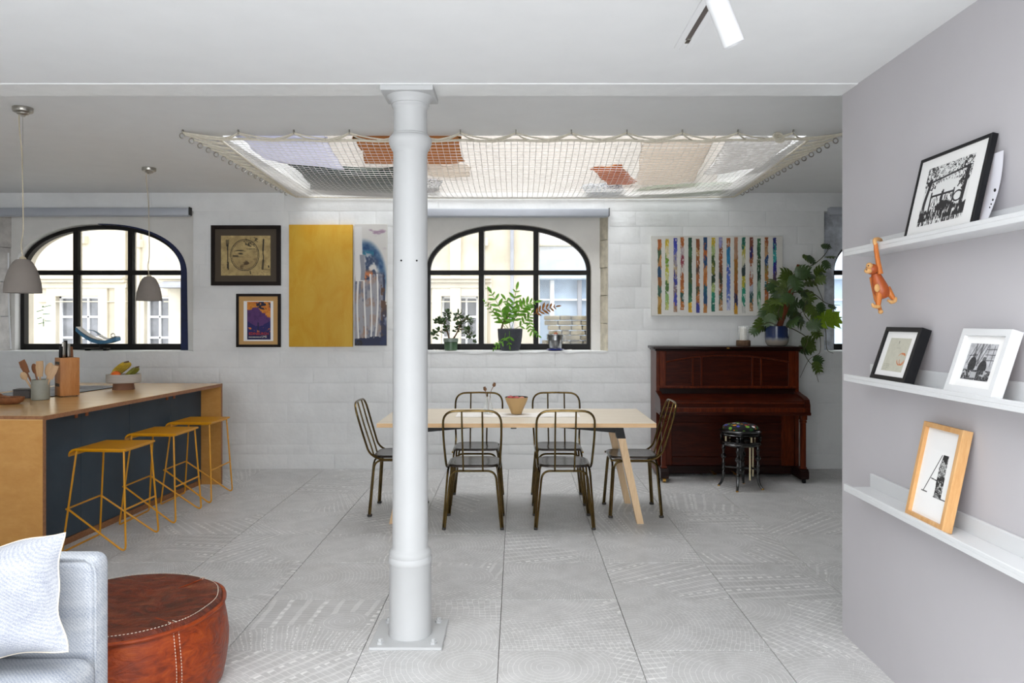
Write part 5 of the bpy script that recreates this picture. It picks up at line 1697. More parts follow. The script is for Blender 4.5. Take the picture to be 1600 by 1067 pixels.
for (x, n_, lab) in ((684, 9, 'scatter of dry leaf bits on the sill beside the jade pot'), (746, 6, 'scatter of dry leaf bits on the sill between the two pots'), (892, 6, 'scatter of dry leaf bits on the sill beyond the metal pail')):
    mb = MB()
    for k in range(n_):
        p = PX(x + rf.uniform(-7, 7), 546, 7.42 + rf.uniform(-.04, .03))
        mb.ball((p.x, p.y, OZ0 + .009 + rf.uniform(0, .004)), rf.uniform(.006, .013), .006, .003, 6, 4)
    tag(obj('dry_leaf_litter', mb, M['linen']), lab, 'leaf litter', None, 'stuff')

# ---- curved painted metal sculpture on the kitchen sill
z0 = OZ0 + .006
k0 = PX(156, 548, 7.44); k0.z = z0
sk = thing('metal_sculpture', 'curved blue and white sheet metal sculpture on a low black stand', 'sculpture', tuple(k0))
def ks_(px, py): p = PX(px, py, 7.44) - k0; return p
def band(path, wy, th, m, nm):
    sp = spline([ks_(x, y) for x, y in path], 6)
    n_ = len(sp)
    mb = MB()
    A = [p + V(0, -wy, 0) for p in sp]; B = [p + V(0, wy, 0) for p in sp]
    A2 = [p + V(0, -wy, th) for p in sp]; B2 = [p + V(0, wy, th) for p in sp]
    mb.strip(A, B); mb.strip(B2, A2); mb.strip(A2, A); mb.strip(B, B2)
    mb.strip([A[0], B[0]], [A2[0], B2[0]]); mb.strip([A[-1], B[-1]], [A2[-1], B2[-1]])
    obj(nm, mb, m, sk)
band([(122, 517), (131, 525), (144, 533), (158, 537), (172, 536), (185, 532)], .045, .034, M['bluesheet'], 'blue_blade')
band([(123, 511), (132, 518.5), (145, 526.5), (158, 530.5), (172, 529.5), (184, 525.5)], .046, .004, M['whitesheet'], 'white_lining')
band([(154, 523), (162, 528), (172, 531), (183, 529), (185, 527)], .03, .010, M['whitesheet'], 'white_blade')
band([(138, 516), (146, 517), (152, 520), (156, 523)], .02, .005, M['bluesheet'], 'blue_tip')
rg_ = ks_(179, 524)
obj('ring', MB().tube([(rg_.x + .019 * math.cos(a * PI / 10), -.03, rg_.z + .019 * math.sin(a * PI / 10)) for a in range(20)], .005, 8, closed=True), M['steel'], sk)
st = MB().rbox(-.16, .09, -.035, .035, .012, .022, .003)
st.rbox(-.135, -.105, -.03, .03, 0, .013, .003).rbox(.045, .08, -.03, .03, 0, .013, .003).rbox(.0, .03, -.012, .012, .02, .075, .002)
obj('stand', st, M['black'], sk)

# ================================================================== PICTURES
rs = np.random.RandomState(3)


def vnoise(x, y, seed=0):
    t = np.random.RandomState(seed).rand(256, 256)
    xi, yi = np.floor(x).astype(int), np.floor(y).astype(int)
    fx_, fy_ = x - xi, y - yi
    fx_, fy_ = fx_ * fx_ * (3 - 2 * fx_), fy_ * fy_ * (3 - 2 * fy_)
    g = lambda a, b: t[a % 256, b % 256]
    return (g(xi, yi) * (1 - fx_) + g(xi + 1, yi) * fx_) * (1 - fy_) + (g(xi, yi + 1) * (1 - fx_) + g(xi + 1, yi + 1) * fx_) * fy_


def fbm(x, y, seed=0, o=4):
    s, a, n = 0, .5, 0
    for k in range(o):
        s = s + a * vnoise(x * 2 ** k, y * 2 ** k, seed + k); n += a; a *= .5
    return s / n


def C(*c): return np.array(c, float)


def lay(img, mask, c):
    m = np.clip(mask, 0, 1)[..., None]
    img[:] = img * (1 - m) + np.asarray(c, float) * m


def sm(e0, e1, x):
    t = np.clip((x - e0) / (e1 - e0 + 1e-9), 0, 1)
    return t * t * (3 - 2 * t)


def seg(x, y, x0, y0, x1, y1, wd):
    dx, dy = x1 - x0, y1 - y0
    t = np.clip(((x - x0) * dx + (y - y0) * dy) / (dx * dx + dy * dy), 0, 1)
    d = np.hypot(x - x0 - t * dx, y - y0 - t * dy)
    return 1 - sm(wd * .7, wd * 1.1, d)


MAT_ART = paint_attr('artist_paint', .55, .08)
MAT_PRINT = paint_attr('printed_paper', .7)


def art(name, w_, h_, nx, ny, fn, parent, x0, zt, y, m):
    """flat picture of w_ x h_ in the parent's XZ plane, top left at (x0, zt), facing -y"""
    U, W_ = np.meshgrid(np.linspace(0, 1, nx + 1), np.linspace(0, 1, ny + 1))
    img = fn(U, W_)
    c = np.clip(img / 255.0, 0, 1)
    c = np.where(c <= .04045, c / 12.92, ((c + .055) / 1.055) ** 2.4)
    v = np.stack([x0 + U * w_, np.full_like(U, y), zt - W_ * h_], -1).reshape(-1, 3)
    i = np.arange((nx + 1) * (ny + 1)).reshape(ny + 1, nx + 1)
    f = np.stack([i[:-1, :-1], i[1:, :-1], i[1:, 1:], i[:-1, 1:]], -1).reshape(-1, 4)
    me = bpy.data.meshes.new(name)
    me.vertices.add(len(v)); me.vertices.foreach_set('co', v.ravel())
    me.loops.add(f.size); me.loops.foreach_set('vertex_index', f.ravel())
    me.polygons.add(len(f)); me.polygons.foreach_set('loop_start', np.arange(0, f.size, 4)); me.polygons.foreach_set('loop_total', np.full(len(f), 4))
    me.update()
    a = me.color_attributes.new('Col', 'FLOAT_COLOR', 'POINT')
    a.data.foreach_set('color', np.concatenate([c.reshape(-1, 3), np.ones((len(v), 1))], 1).ravel())
    me.materials.append(m)
    o = bpy.data.objects.new(name, me)
    COL.objects.link(o)
    o.parent = parent
    return o


def ring_frame(w_, h_, bar, depth, lip=.0, z0=0.0):
    mb = MB()
    o = [(-w_ / 2, z0), (w_ / 2, z0), (w_ / 2, z0 + h_), (-w_ / 2, z0 + h_)]
    i = [(-w_ / 2 + bar, z0 + bar), (w_ / 2 - bar, z0 + bar), (w_ / 2 - bar, z0 + h_ - bar), (-w_ / 2 + bar, z0 + h_ - bar)]
    e = .0015
    oi = [(x + (e if x < 0 else -e), z + (e if z < z0 + h_ / 2 else -e)) for x, z in o]
    Y = lambda L_, y: [(x, y, z) for x, z in L_]
    mb.strip(Y(oi, 0), Y(i, 0), True); mb.strip(Y(o, e), Y(oi, 0), True); mb.strip(Y(o, depth), Y(o, e), True); mb.strip(Y(i, 0), Y(i, depth), True); mb.strip(Y(i, depth), Y(o, depth), True)
    return mb


def framed(name, label, loc, w_, h_, bar, depth, mf, mm, rec, lean=0, rz=0, group=None, cat='picture'):
    t = thing(name, label, cat, loc, 0, group)
    t.rotation_euler = (-lean, 0, rz)
    obj('frame', ring_frame(w_, h_, bar, depth), mf, t, ang=20)
    obj('mount', MB().box(-w_ / 2 + bar * .8, w_ / 2 - bar * .8, rec, rec + .003, bar * .8, h_ - bar * .8), mm, t)
    obj('backing', MB().box(-w_ / 2 + bar * .5, w_ / 2 - bar * .5, depth - .003, depth - .0005, bar * .5, h_ - bar * .5), M['brownboard'], t)
    return t


SW = WY / FP
gx = lambda px: (px - CX) * SW
gz = lambda py: EYE - (py - CY) * SW


def wallpic(x0, x1, y0, y1, depth=.03):
    """centre x, bottom z, width, height of a picture seen between these edges on the far wall"""
    k = (WY - depth) / FP
    return ((x0 + x1) / 2 - CX) * k, EYE - (y1 - CY) * k, (x1 - x0) * k, (y1 - y0) * k, WY - depth - .004


# -- plate drawing
def a_plate(u, v):
    asp = 36 / 29.0
    x, y = u * asp, v
    n = fbm(u * 9, v * 7, 5); n2 = fbm(u * 30, v * 26, 9)
    img = C(176, 154, 104) + (n[..., None] - .5) * C(70, 66, 52)
    lay(img, .35 * sm(.5, .8, n2), C(120, 100, 70))
    cx_, cy_ = .48 * asp, .49
    d = np.hypot((x - cx_) / .355, (y - cy_) / .39) + (n2 - .5) * .05
    lay(img, .35 * (d < .95) * sm(.4, 1.0, v + (n - .5) * .7), C(92, 66, 36))
    lay(img, 1 - sm(.012, .03, np.abs(d - 1.0)), C(30, 26, 18)); lay(img, .8 * (1 - sm(.008, .02, np.abs(d - .92))), C(50, 42, 28))
    lay(img, .9 * (d < .85) * sm(.55, .7, fbm(u * 5, v * 24, 21)) * sm(.3, .36, v) * (1 - sm(.5, .56, v)), C(34, 30, 22))
    lay(img, .8 * (d < .9) * sm(.55, .75, fbm(u * 10, v * 10, 31)) * sm(.5, .7, v), C(56, 40, 22))
    lay(img, .8 * (np.hypot((x - cx_ - .18) / .2, (y - .16) / .12) < 1) * sm(.5, .6, n2), C(36, 32, 24))
    for dx in (-.03, 0.0, .03): lay(img, seg(x, y, .13 * asp + dx, .11, .13 * asp + dx * .7, .26, .009), C(30, 27, 20))
    lay(img, seg(x, y, .13 * asp, .24, .135 * asp, .36, .018), C(34, 30, 22)); lay(img, seg(x, y, .135 * asp, .36, .14 * asp, .82, .013), C(40, 34, 24)); lay(img, seg(x, y, .138 * asp, .68, .14 * asp, .84, .026) * (n2 > .42), C(40, 34, 24))
    lay(img, seg(x, y, .86 * asp, .10, .85 * asp, .38, .022), C(44, 38, 28)); lay(img, seg(x, y, .85 * asp, .38, .86 * asp, .66, .013), C(34, 30, 22)); lay(img, seg(x, y, .855 * asp, .62, .84 * asp, .83, .03) * .8, C(52, 44, 30))
    lay(img, seg(x, y, .84 * asp, .84, .99 * asp, .86, .005), C(60, 50, 34))
    lay(img, .5 * sm(.55, .7, fbm(u * 6 + 3, v * 5, 41)) * (u > .88) * (v > .4) * (v < .6), C(40, 36, 26))
    lay(img, seg(x, y, .96 * asp, .76, .965 * asp, .79, .016), C(24, 20, 16)); lay(img, seg(x, y, .59 * asp, .9, .60 * asp, .96, .012), C(24, 20, 16))
    for k in range(6): lay(img, seg(x, y, (.81 + .025 * k) * asp, .915 + .01 * (k % 2), (.83 + .025 * k) * asp, .91 + .012 * ((k + 1) % 3), .004), C(50, 42, 30))
    return img


x, z, w_, h_, y = wallpic(329.5, 438, 352, 446)
t = framed('framed_drawing', 'dark framed drawing of a plate with knife and fork on the white wall', (x, y, z), w_, h_, 6 * SW, .03, M['dkframe'], M['mount_dk'], .008, group=None)
k = SW
art('drawing', 77 * k, 62 * k, 154, 124, a_plate, t, -w_ / 2 + 15.5 * k, h_ - 16 * k, .0075, MAT_PRINT)


# -- travel poster with a rock and a fortress
def a_poster(u, v):
    n = fbm(u * 14, v * 22, 55)
    img = C(206, 128, 44) + (n[..., None] - .5) * C(60, 60, 40)
    lay(img, sm(.5, .62, fbm(u * 4, v * 14, 60)) * .6, C(188, 92, 40))
    prof = np.select([u < .2, u < .24, u < .50, u < .56, u < .62, u < .78, u < .84, u < .92], [.215, .17, .15, .20, .25, .30, .36, .41], .42)
    rock = (v > prof + (n - .5) * .02)
    lay(img, rock * 1.0, C(84, 48, 104)); lay(img, rock * sm(.5, .7, fbm(u * 9, v * 9, 70)) * .6, C(66, 36, 86))
    lay(img, (v > .50 + .14 * np.abs(np.sin(u * 3.1 + .1)) + (n - .5) * .06) * 1.0, C(34, 30, 92))
    lay(img, ((v > .68) & (v < .80)) * sm(.56, .66, fbm(u * 8, v * 14, 81)), C(214, 120, 56))
    lay(img, seg(u, v * 1.65, .47, .56 * 1.65, .47, .74 * 1.65, .03), C(26, 24, 64))
    lay(img, (v > .80) * 1.0, C(26, 24, 72))
    lay(img, (np.hypot((u - .75) / .38, (v - .05) / .16) < 1) * sm(.47, .52, fbm(u * 9, v * 15, 91)), C(26, 26, 54))
    return img


x, z, w_, h_, y = wallpic(369, 438, 459, 542.3)
t = framed('framed_poster', 'small dark framed travel poster with a purple rock under an orange sky', (x, y, z), w_, h_, 4 * SW, .03, M['dkframe'], M['mount_tan'], .008)
px0 = -w_ / 2 + 11.5 * k
obj('paper', MB().box(px0, px0 + 46 * k, .006, .0079, h_ - 73.5 * k, h_ - 11.3 * k), M['mount_wh'], t)
art('poster_print', 36.5 * k, 59 * k, 110, 176, a_poster, t, px0 + 5.5 * k, h_ - 12.3 * k, .0055, MAT_PRINT)
def text(body, size, m, parent, x, y, z, ax='LEFT', wd=None):
    cu = bpy.data.curves.new('lettering', 'FONT')
    cu.body = body; cu.size = size; cu.align_x = ax; cu.extrude = .0003
    tmp = bpy.data.objects.new('lettering_curve', cu)
    COL.objects.link(tmp)
    bpy.context.view_layer.update()
    me = bpy.data.meshes.new_from_object(tmp.evaluated_get(bpy.context.evaluated_depsgraph_get()))
    bpy.data.objects.remove(tmp)
    me.materials.clear(); me.materials.append(m)
    o = bpy.data.objects.new('lettering', me)
    COL.objects.link(o)
    o.parent = parent
    o.location = (x, y, z)
    o.rotation_euler = (PI / 2, 0, 0)
    if wd: o.scale = (wd, 1, 1)
    return o


tx = px0 + 5.5 * k
red = plain('poster_red', (206, 58, 48), .7); wht = plain('poster_white', (226, 220, 208), .7)
text('EDINBURGH', 5.6 * k, red, t, tx + 18.25 * k, .0048, h_ - 12.3 * k - 51.6 * k, 'CENTER', .99)
text('LMS', 4.6 * k, wht, t, tx + 22.6 * k, .0048, h_ - 12.3 * k - 56.0 * k)
mb = MB()
rq = random.Random(1); xx = tx + 2.4 * k
while xx < tx + 21.5 * k:
    l_ = rq.uniform(.5, 1.3) * k
    mb.box(xx, xx + l_, .0046, .0052, h_ - 12.3 * k - 55.6 * k, h_ - 12.3 * k - 54.5 * k); xx += l_ + .35 * k
obj('small_print', mb, wht, t, kind='stuff')


# -- the two tall canvases
def canvas(name, label, x0, x1, y0, y1, m, fn=None, nx=0, ny=0, depth=.035):
    x, z, w_, h_, y = wallpic(x0, x1, y0, y1, depth)
    t = thing(name, label, 'painting', (x, y, z))
    obj('canvas', MB().rbox(-w_ / 2, w_ / 2, 0, depth, 0, h_, .003, 2), m, t)
    if fn: art('painted_face', w_ - .004, h_ - .004, nx, ny, fn, t, -w_ / 2 + .002, h_ - .002, -.0006, MAT_ART)
    return t, w_, h_


my, nt, b = nodes('mustard_oil_paint')
vv = objco(nt)
L(nt, ramp(nt, noise(nt, objco(nt, (2.5, 1, 1.3)), 2.6, 5, .6, .6), [(.3, lin((206, 152, 22))), (.7, lin((214, 172, 58)))]), b.inputs['Base Color'])
b.inputs['Roughness'].default_value = .6
bump(nt, b, noise(nt, vv, 60, 5), .25, .002)
t, _, _ = canvas('yellow_canvas', 'tall plain mustard yellow canvas on the white wall', 451.5, 550.8, 351, 541.8, my)


def a_scrape(u, v):
    n = fbm(u * 10, v * 40, 15); n2 = fbm(u * 26, v * 60, 17); n3 = fbm(u * 5, v * 14, 19)
    img = np.zeros(u.shape + (3,)) + C(214, 211, 206)
    lay(img, .75 * sm(.5, .66, fbm(u * 3, v * 34, 23)) * sm(.02, .06, v) * (1 - sm(.16, .22, v)) * (u > .12), C(146, 112, 140))
    d = np.hypot((u - .28) / .68, (v - .46) / .31)
    lay(img, (1 - sm(.04, .26, np.abs(d - .88))) * (u > .2) * (v < .62) * (.6 + .5 * n), C(22, 66, 112))
    lay(img, (1 - sm(.7, .95, d)) * (v > .22) * (v < .45) * (u > .18) * sm(.35, .55, n3), C(48, 66, 96))
    lay(img, .9 * sm(.2, .24, v) * (1 - sm(.24, .27, v)) * (u < .6) * (n > .4), C(30, 116, 140))
    low = sm(.38, .44, v)
    lay(img, low * (u < .9), C(150, 146, 148))
    lay(img, low * sm(.48, .6, n3) * .9 * (u < .92), C(150, 98, 62)); lay(img, low * sm(.52, .62, fbm(u * 6 + 4, v * 10, 29)) * (u < .95), C(44, 52, 78))
    lay(img, sm(.36, .42, v) * (1 - sm(.46, .52, v)) * (np.abs(u - .4) < .16) * sm(.35, .55, n), C(214, 122, 62))
    for k_, (c0, tp) in enumerate(((.06, .03), (.22, .25), (.42, .46), (.60, .41), (.78, .41))):
        cc = c0 + .04 * np.sin(v * 6 + k_) + (v - .5) * -.06
        bd_ = np.abs(u - cc)
        on = (v > tp + .02 * (n - .5)) * (v < .93 + .02 * n3)
        lay(img, on * (1 - sm(.06, .10, bd_)) * (.35 + .6 * n2), C(158, 158, 164))
        lay(img, on * (1 - sm(.012, .035, np.abs(u - cc + .09))), C(228, 226, 222))
    lay(img, (1 - sm(.10, .14, np.abs(u - .10 - .1 * v))) * (v < .47) * (v > .02), C(222, 220, 217)); lay(img, (1 - sm(.05, .08, np.abs(u - .24 - .02 * np.sin(v * 20)))) * (v > .25) * (v < .46), C(140, 142, 150))
    lay(img, (v > .5) * (u > .82) * sm(.42, .5, n3), C(92, 66, 50)); lay(img, (v > .95 - .03 * u + .03 * (n - .5)) * 1.0, C(26, 34, 66)); lay(img, (u < .25) * (v > .955) * (n2 > .45), C(20, 18, 22))
    lay(img, sm(.68, .80, v + (n3 - .5) * .2) * sm(.80, .9, u + (n - .5) * .2) * (.5 + .5 * n2), C(32, 44, 84))
    return img


canvas('abstract_canvas', 'narrow abstract canvas of grey scraped paint and a deep blue arc beside the yellow one', 554, 604.6, 350.2, 540.2, M['canvas'], a_scrape, 76, 285)

ST = [(90, 70, 960, [(184, 104, 40), (70, 96, 60), (196, 140, 74), (30, 74, 110), (150, 96, 40), (60, 100, 80), (190, 150, 80), (170, 130, 30)]), (180, 65, 905, [(220, 190, 40), (226, 216, 170), (120, 160, 40), (200, 200, 60), (214, 214, 140), (80, 120, 50), (150, 190, 110), (190, 200, 110)]),
      (280, 55, 935, [(56, 66, 180), (90, 100, 190), (170, 160, 170), (200, 176, 140), (56, 62, 150), (130, 110, 120), (70, 76, 180), (180, 140, 110)]), (362, 48, 910, [(190, 106, 36), (206, 190, 190), (150, 60, 76), (214, 206, 196), (176, 96, 40), (196, 120, 50), (36, 80, 70), (190, 110, 40)]),
      (458, 50, 940, [(28, 78, 56), (60, 110, 70), (50, 70, 30), (40, 80, 50), (70, 90, 40), (36, 92, 60), (70, 130, 90), (226, 180, 40)]), (550, 65, 945, [(150, 84, 40), (196, 146, 80), (170, 100, 50), (90, 70, 60), (180, 110, 60), (80, 80, 50), (176, 110, 50), (60, 66, 160)]),
      (640, 45, 945, [(30, 70, 116), (190, 104, 40), (26, 74, 120), (204, 140, 80), (200, 120, 50), (30, 100, 120), (24, 76, 120), (210, 140, 70)]), (735, 50, 925, [(226, 196, 50), (180, 200, 130), (60, 90, 40), (130, 130, 40), (30, 60, 40), (180, 200, 120), (40, 140, 110), (24, 110, 90)]),
      (825, 48, 915, [(160, 160, 210), (156, 84, 40), (166, 90, 44), (120, 70, 40), (60, 60, 40), (160, 100, 60), (60, 90, 70), (190, 140, 90)]), (918, 55, 910, [(190, 110, 50), (40, 130, 180), (46, 140, 190), (70, 100, 190), (80, 110, 200), (90, 120, 200), (120, 140, 210), (190, 196, 226)]),
      (1008, 48, 960, [(190, 140, 110), (190, 150, 120), (176, 116, 40), (170, 120, 40), (176, 110, 40), (150, 90, 40), (40, 40, 80), (206, 150, 40)]), (1100, 48, 950, [(24, 110, 90), (200, 190, 90), (220, 220, 190), (40, 60, 60), (200, 190, 60), (40, 150, 120), (30, 140, 110), (214, 214, 206)]),
      (1193, 45, 925, [(130, 70, 50), (40, 30, 100), (170, 100, 60), (214, 206, 200), (176, 100, 60), (190, 196, 210), (50, 90, 90), (190, 140, 90)]), (1285, 60, 905, [(60, 110, 70), (40, 90, 60), (60, 80, 40), (30, 80, 50), (30, 60, 40), (140, 170, 140), (70, 140, 90), (180, 206, 180)]),
      (1375, 48, 880, [(170, 96, 50), (206, 160, 110), (40, 80, 130), (150, 130, 60), (190, 130, 60), (30, 100, 120), (184, 100, 50), (200, 130, 60)]), (1475, 50, 900, [(40, 50, 130), (40, 150, 150), (60, 180, 180), (40, 40, 140), (90, 70, 90), (60, 60, 120), (50, 60, 170), (60, 70, 170)])]


def a_stripes(u, v):
    img = np.zeros(u.shape + (3,)) + C(217, 215, 208) + (fbm(u * 20, v * 12, 3)[..., None] - .5) * 8
    X, Y = u * 1575 + 15, v * 940 + 35
    for i, (x0, t0, t1, pal) in enumerate(ST):
        r1 = fbm(np.full_like(u, i * 7.3), v * 26, 100 + i) - .5
        r2 = fbm(np.full_like(u, i * 3.1), v * 60, 140 + i, 3) - .5
        rag = 26 if i not in (0, 6, 10) else 6
        e0, e1 = x0 + r1 * 8, x0 + 44 + r1 * 10 - np.maximum(0, r2) * rag
        s = (v * 940 - (t0 - 35)) / (t1 - t0)
        mk = sm(e0 - 2, e0 + 2, X) * (1 - sm(e1 - 2, e1 + 2, X)) * (s > 0) * (s < 1 + .02 * r2)
        q_ = np.clip(s + (fbm(X / 16, Y / 60, 200 + i) - .5) * .22, 0, .999) * len(pal)
        k_ = np.floor(q_).astype(int)
        c = np.array(pal, float)[k_]
        c = c * (0.72 + .36 * fbm(X / 7, Y / 42, 240 + i))[..., None]
        gap = sm(.66, .72, fbm(X / 14, Y / 26, 280 + i)) * (0 if i in (0, 4, 6, 10) else 1)
        lay(img, mk * (1 - .85 * gap), c)
    return img


canvas('striped_canvas', 'wide white canvas painted with sixteen ragged coloured stripes above the piano', 1017.6, 1222.8, 368.7, 493.4, M['canvas'], a_stripes, 340, 190, .03)

# ================================================================== PICTURE LEDGES AND WHAT STANDS ON THEM
RX = -PI / 2
SHX, SHD = 1.515, .125
for i, (z, lab) in enumerate(((1.7225, 'white picture ledge highest on the lilac wall, holding the woodland print'), (1.195, 'middle white picture ledge holding the black and white frames'), (.729, 'lowest white picture ledge holding the oak frame'))):
    s = thing('picture_ledge', lab, 'shelf', (SHX, 3.195, z), 0, 'white picture ledges on the lilac wall')
    ln = 2.3
    obj('ledge_board', MB().rbox(-SHD, 0, -ln, 0, 0, .016, .0015), M['shelf'], s)
    obj('front_lip', MB().rbox(-SHD, -SHD + .012, -ln, 0, .0155, .030, .0015), M['shelf'], s)
    obj('back_rail', MB().rbox(-.013, -.0005, -ln, 0, .0155, .072, .0015), M['shelf'], s)


def on_ledge(name, label, pl, pr, pt, zb, xb, bar, depth, mf, mm, rec, cat='picture', group='framed pictures on the ledges'):
    """pl, pr: bottom corners' px; pt: (px, py) of the top left corner"""
    yl, yr = FP * xb / (pl - CX), FP * xb / (pr - CX)
    w_ = yl - yr
    xt = (pt[0] - CX) * yl / FP
    zt = EYE - (pt[1] - CY) * yl / FP
    xt = min(xt, SHX - .004 - depth)
    h_ = math.hypot(zt - zb, xt - xb)
    lean = math.atan2(xt - xb, zt - zb)
    return framed(name, label, (xb, (yl + yr) / 2, zb + depth * math.sin(lean) + .0004), w_, h_, bar, depth, mf, mm, rec, lean, RX, group, cat), w_, h_


def a_wood(u, v):
    img = np.zeros(u.shape + (3,)) + C(226, 226, 224)
    n = fbm(u * 34, v * 30, 7, 3); n2 = fbm(u * 16, v * 14, 12, 3); n3 = fbm(u * 60, v * 12, 14, 3)
    K = C(40, 38, 40)
    lay(img, (1 - sm(.025, .04, np.abs(u - .09 - .03 * np.sin(v * 7)))) * (v > .2), K)
    lay(img, (1 - sm(.028, .042, np.abs(u - .93 + .05 * v))) * (v > .15), K)
    can = (v < .30 + .10 * np.abs(u - .5)) & (np.abs(n - .5) < .065)
    lay(img, can * 1.0, K)
    lay(img, ((v < .42) & ((u < .26) | (u > .80)) & (np.abs(n2 - .5) < .07)) * 1.0, K)
    lay(img, (1 - sm(.012, .02, np.abs(v - .22 + .12 * (u - .5)))) * (u > .1) * (u < .95), K)
    lay(img, (v > .70 + .06 * np.sin(u * 9) + (n3 - .5) * .1) * 1.0, K)
    lay(img, ((v > .7) & (n3 > .66)) * 1.0, C(220, 220, 218))
    for (bx, bw) in ((.32, .12), (.58, .12)):
        lay(img, ((np.abs(u - bx) < bw) & (v > .50) & (v < .54)) * 1.0, K)
        lay(img, ((np.abs(u - bx) < bw * .9) & (v > .54) & (v < .72) & (n3 > .60)) * 1.0, K)
        lay(img, seg(u, v, bx - bw, .46, bx - bw, .78, .018), K); lay(img, seg(u, v, bx + bw, .48, bx + bw, .78, .016), K)
    d = np.hypot((u - .80) / .09, (v - .62) / .08); lay(img, (np.abs(d - 1) < .16) * 1.0, K)
    lay(img, ((np.hypot((u - .84) / .09, (v - .44) / .10) < 1) & (np.abs(n2 - .5) < .09)) * 1.0, K)
    lay(img, ((v > .93) & (n3 > .5)) * 1.0, C(226, 226, 224))
    return img


t, w_, h_ = on_ledge('framed_print', 'black framed woodland paper cut print on the highest ledge', 1410.5, 1517, (1439.2, 252.5), 1.7395, 1.422, .012, .02, M['blkframe'], M['mount_wh'], .004)
art('print', w_ * .66, h_ * .70, 190, 170, a_wood, t, -w_ * .33, h_ * .84, .0034, MAT_PRINT)
pc = thing('paper_card', 'curled white paper card standing behind the woodland print', 'card', (1.447, 2.36, 1.7395), 0)
g = MB()
A, B = [], []
for k_ in range(13):
    q_ = k_ / 12
    zz_ = .235 * q_
    xx_ = .052 * q_ + .012 * math.sin(PI * q_)
    A.append((xx_, -.035 - .012 * math.sin(PI * q_ * .6), zz_)); B.append((xx_ + .003, .20, zz_))
g.strip(A, B)
obj('sheet', g, M['paper'], pc, ang=60)
dots = MB()
for (yy, zz_, rr) in ((-.028, .115, .006), (-.03, .085, .004), (-.028, .072, .003), (-.026, .062, .003)):
    q_ = zz_ / .235
    dots.ball((.052 * q_ + .012 * math.sin(PI * q_) - .0008, yy, zz_), .0008, rr, rr, 10, 6)
obj('ink_mark', dots, M['ink'], pc)


def a_letter(u, v):
    n = fbm(u * 12, v * 10, 44)
    img = np.zeros(u.shape + (3,)) + C(192, 190, 174) + (n[..., None] - .5) * 14
    lay(img, seg(u, v * 1.1, .46, .10, .47, .17, .018) * .7, C(96, 94, 86))
    for (c0, r0) in ((.78, .16), (.86, .12)):
        d = np.hypot((u - c0) / r0, (v - .62) / .17)
        lay(img, (1 - sm(.06, .14, np.abs(d - 1))) * sm(.35, .6, fbm(u * 7, v * 7, 47)), C(196, 112, 66))
    for k_ in range(4): lay(img, ((np.abs(v - .80 - .05 * k_) < .007) & (u > .05) & (u < .38 - .04 * k_) & (fbm(u * 50, v * 3, 48) > .4)) * .8, C(120, 118, 106))
    lay(img, ((np.abs(v - .3) < .005) & (u > .4) & (u < .6)) * .5, C(140, 138, 124))
    return img


t, w_, h_ = on_ledge('framed_letter', 'black box frame holding an old letter on the middle ledge', 1358, 1411.5, (1384.8, 515.4), 1.212, 1.402, .017, .038, M['blkframe'], M['mount_wh'], .008)
art('letter', w_ * .58, h_ * .62, 100, 80, a_letter, t, -w_ * .29, h_ * .80, .0075, MAT_PRINT)
obj('easel_back', MB().prism([(w_ * .12, .016), (w_ * .44, .016), (w_ * .44, .07), (w_ * .36, .10), (w_ * .2, .12)], .039, .043, 'y'), M['brownboard'], t)


def a_photo(u, v):
    n = fbm(u * 14, v * 14, 61); n2 = fbm(u * 40, v * 40, 62)
    g_ = 178 + (n - .5) * 70
    img = np.stack([g_, g_, g_ + 3], -1)
    for k_ in range(5): lay(img, seg(u, v, .05 + .11 * k_, .55, .28 + .11 * k_, -.05, .012), C(70, 70, 72))
    lay(img, seg(u, v, .25, .0, .30, .6, .03), C(110, 110, 112)); lay(img, seg(u, v, .47, .0, .45, .6, .03), C(96, 96, 98))
    for z_ in (.15, .3, .45): lay(img, seg(u, v, .66, z_, 1.0, z_ - .01, .01), C(60, 60, 62))
    for z_ in (.72, .9): lay(img, seg(u, v, z_, .05, z_, .6, .009), C(70, 70, 72))
    D = C(46, 46, 48)
    for (cx_, hy, s_) in ((.27, .32, 1.0), (.66, .42, 1.1)):
        lay(img, (np.hypot((u - cx_) / .055 / s_, (v - hy) / .065 / s_) < 1) * 1.0, C(92, 92, 94))
        lay(img, (np.hypot((u - cx_) / .14 / s_, (v - hy - .27) / .22 / s_) < 1) * 1.0, D + (n2[..., None] - .5) * 50)
    lay(img, (np.abs(v - .33 + .12 * (u - .2)) < .012) * (u > .08) * (u < .38), D)
    low = v > .72
    lay(img, low * .9, C(86, 86, 88)); lay(img, low * (n2 > .52), C(36, 36, 38)); lay(img, low * (n > .6), C(170, 170, 172))
    lay(img, (np.abs(u - .42) < .1) * (np.abs(v - .86) < .08), C(168, 168, 170))
    return img


t, w_, h_ = on_ledge('framed_photograph', 'white box frame with a black and white photograph on the middle ledge', 1473.5, 1548, (1504.8, 518), 1.212, 1.402, .022, .034, M['shelf'], M['mount_wh'], .010)
art('photograph', w_ * .56, h_ * .56, 130, 110, a_photo, t, -w_ * .28, h_ * .78, .0094, MAT_PRINT)


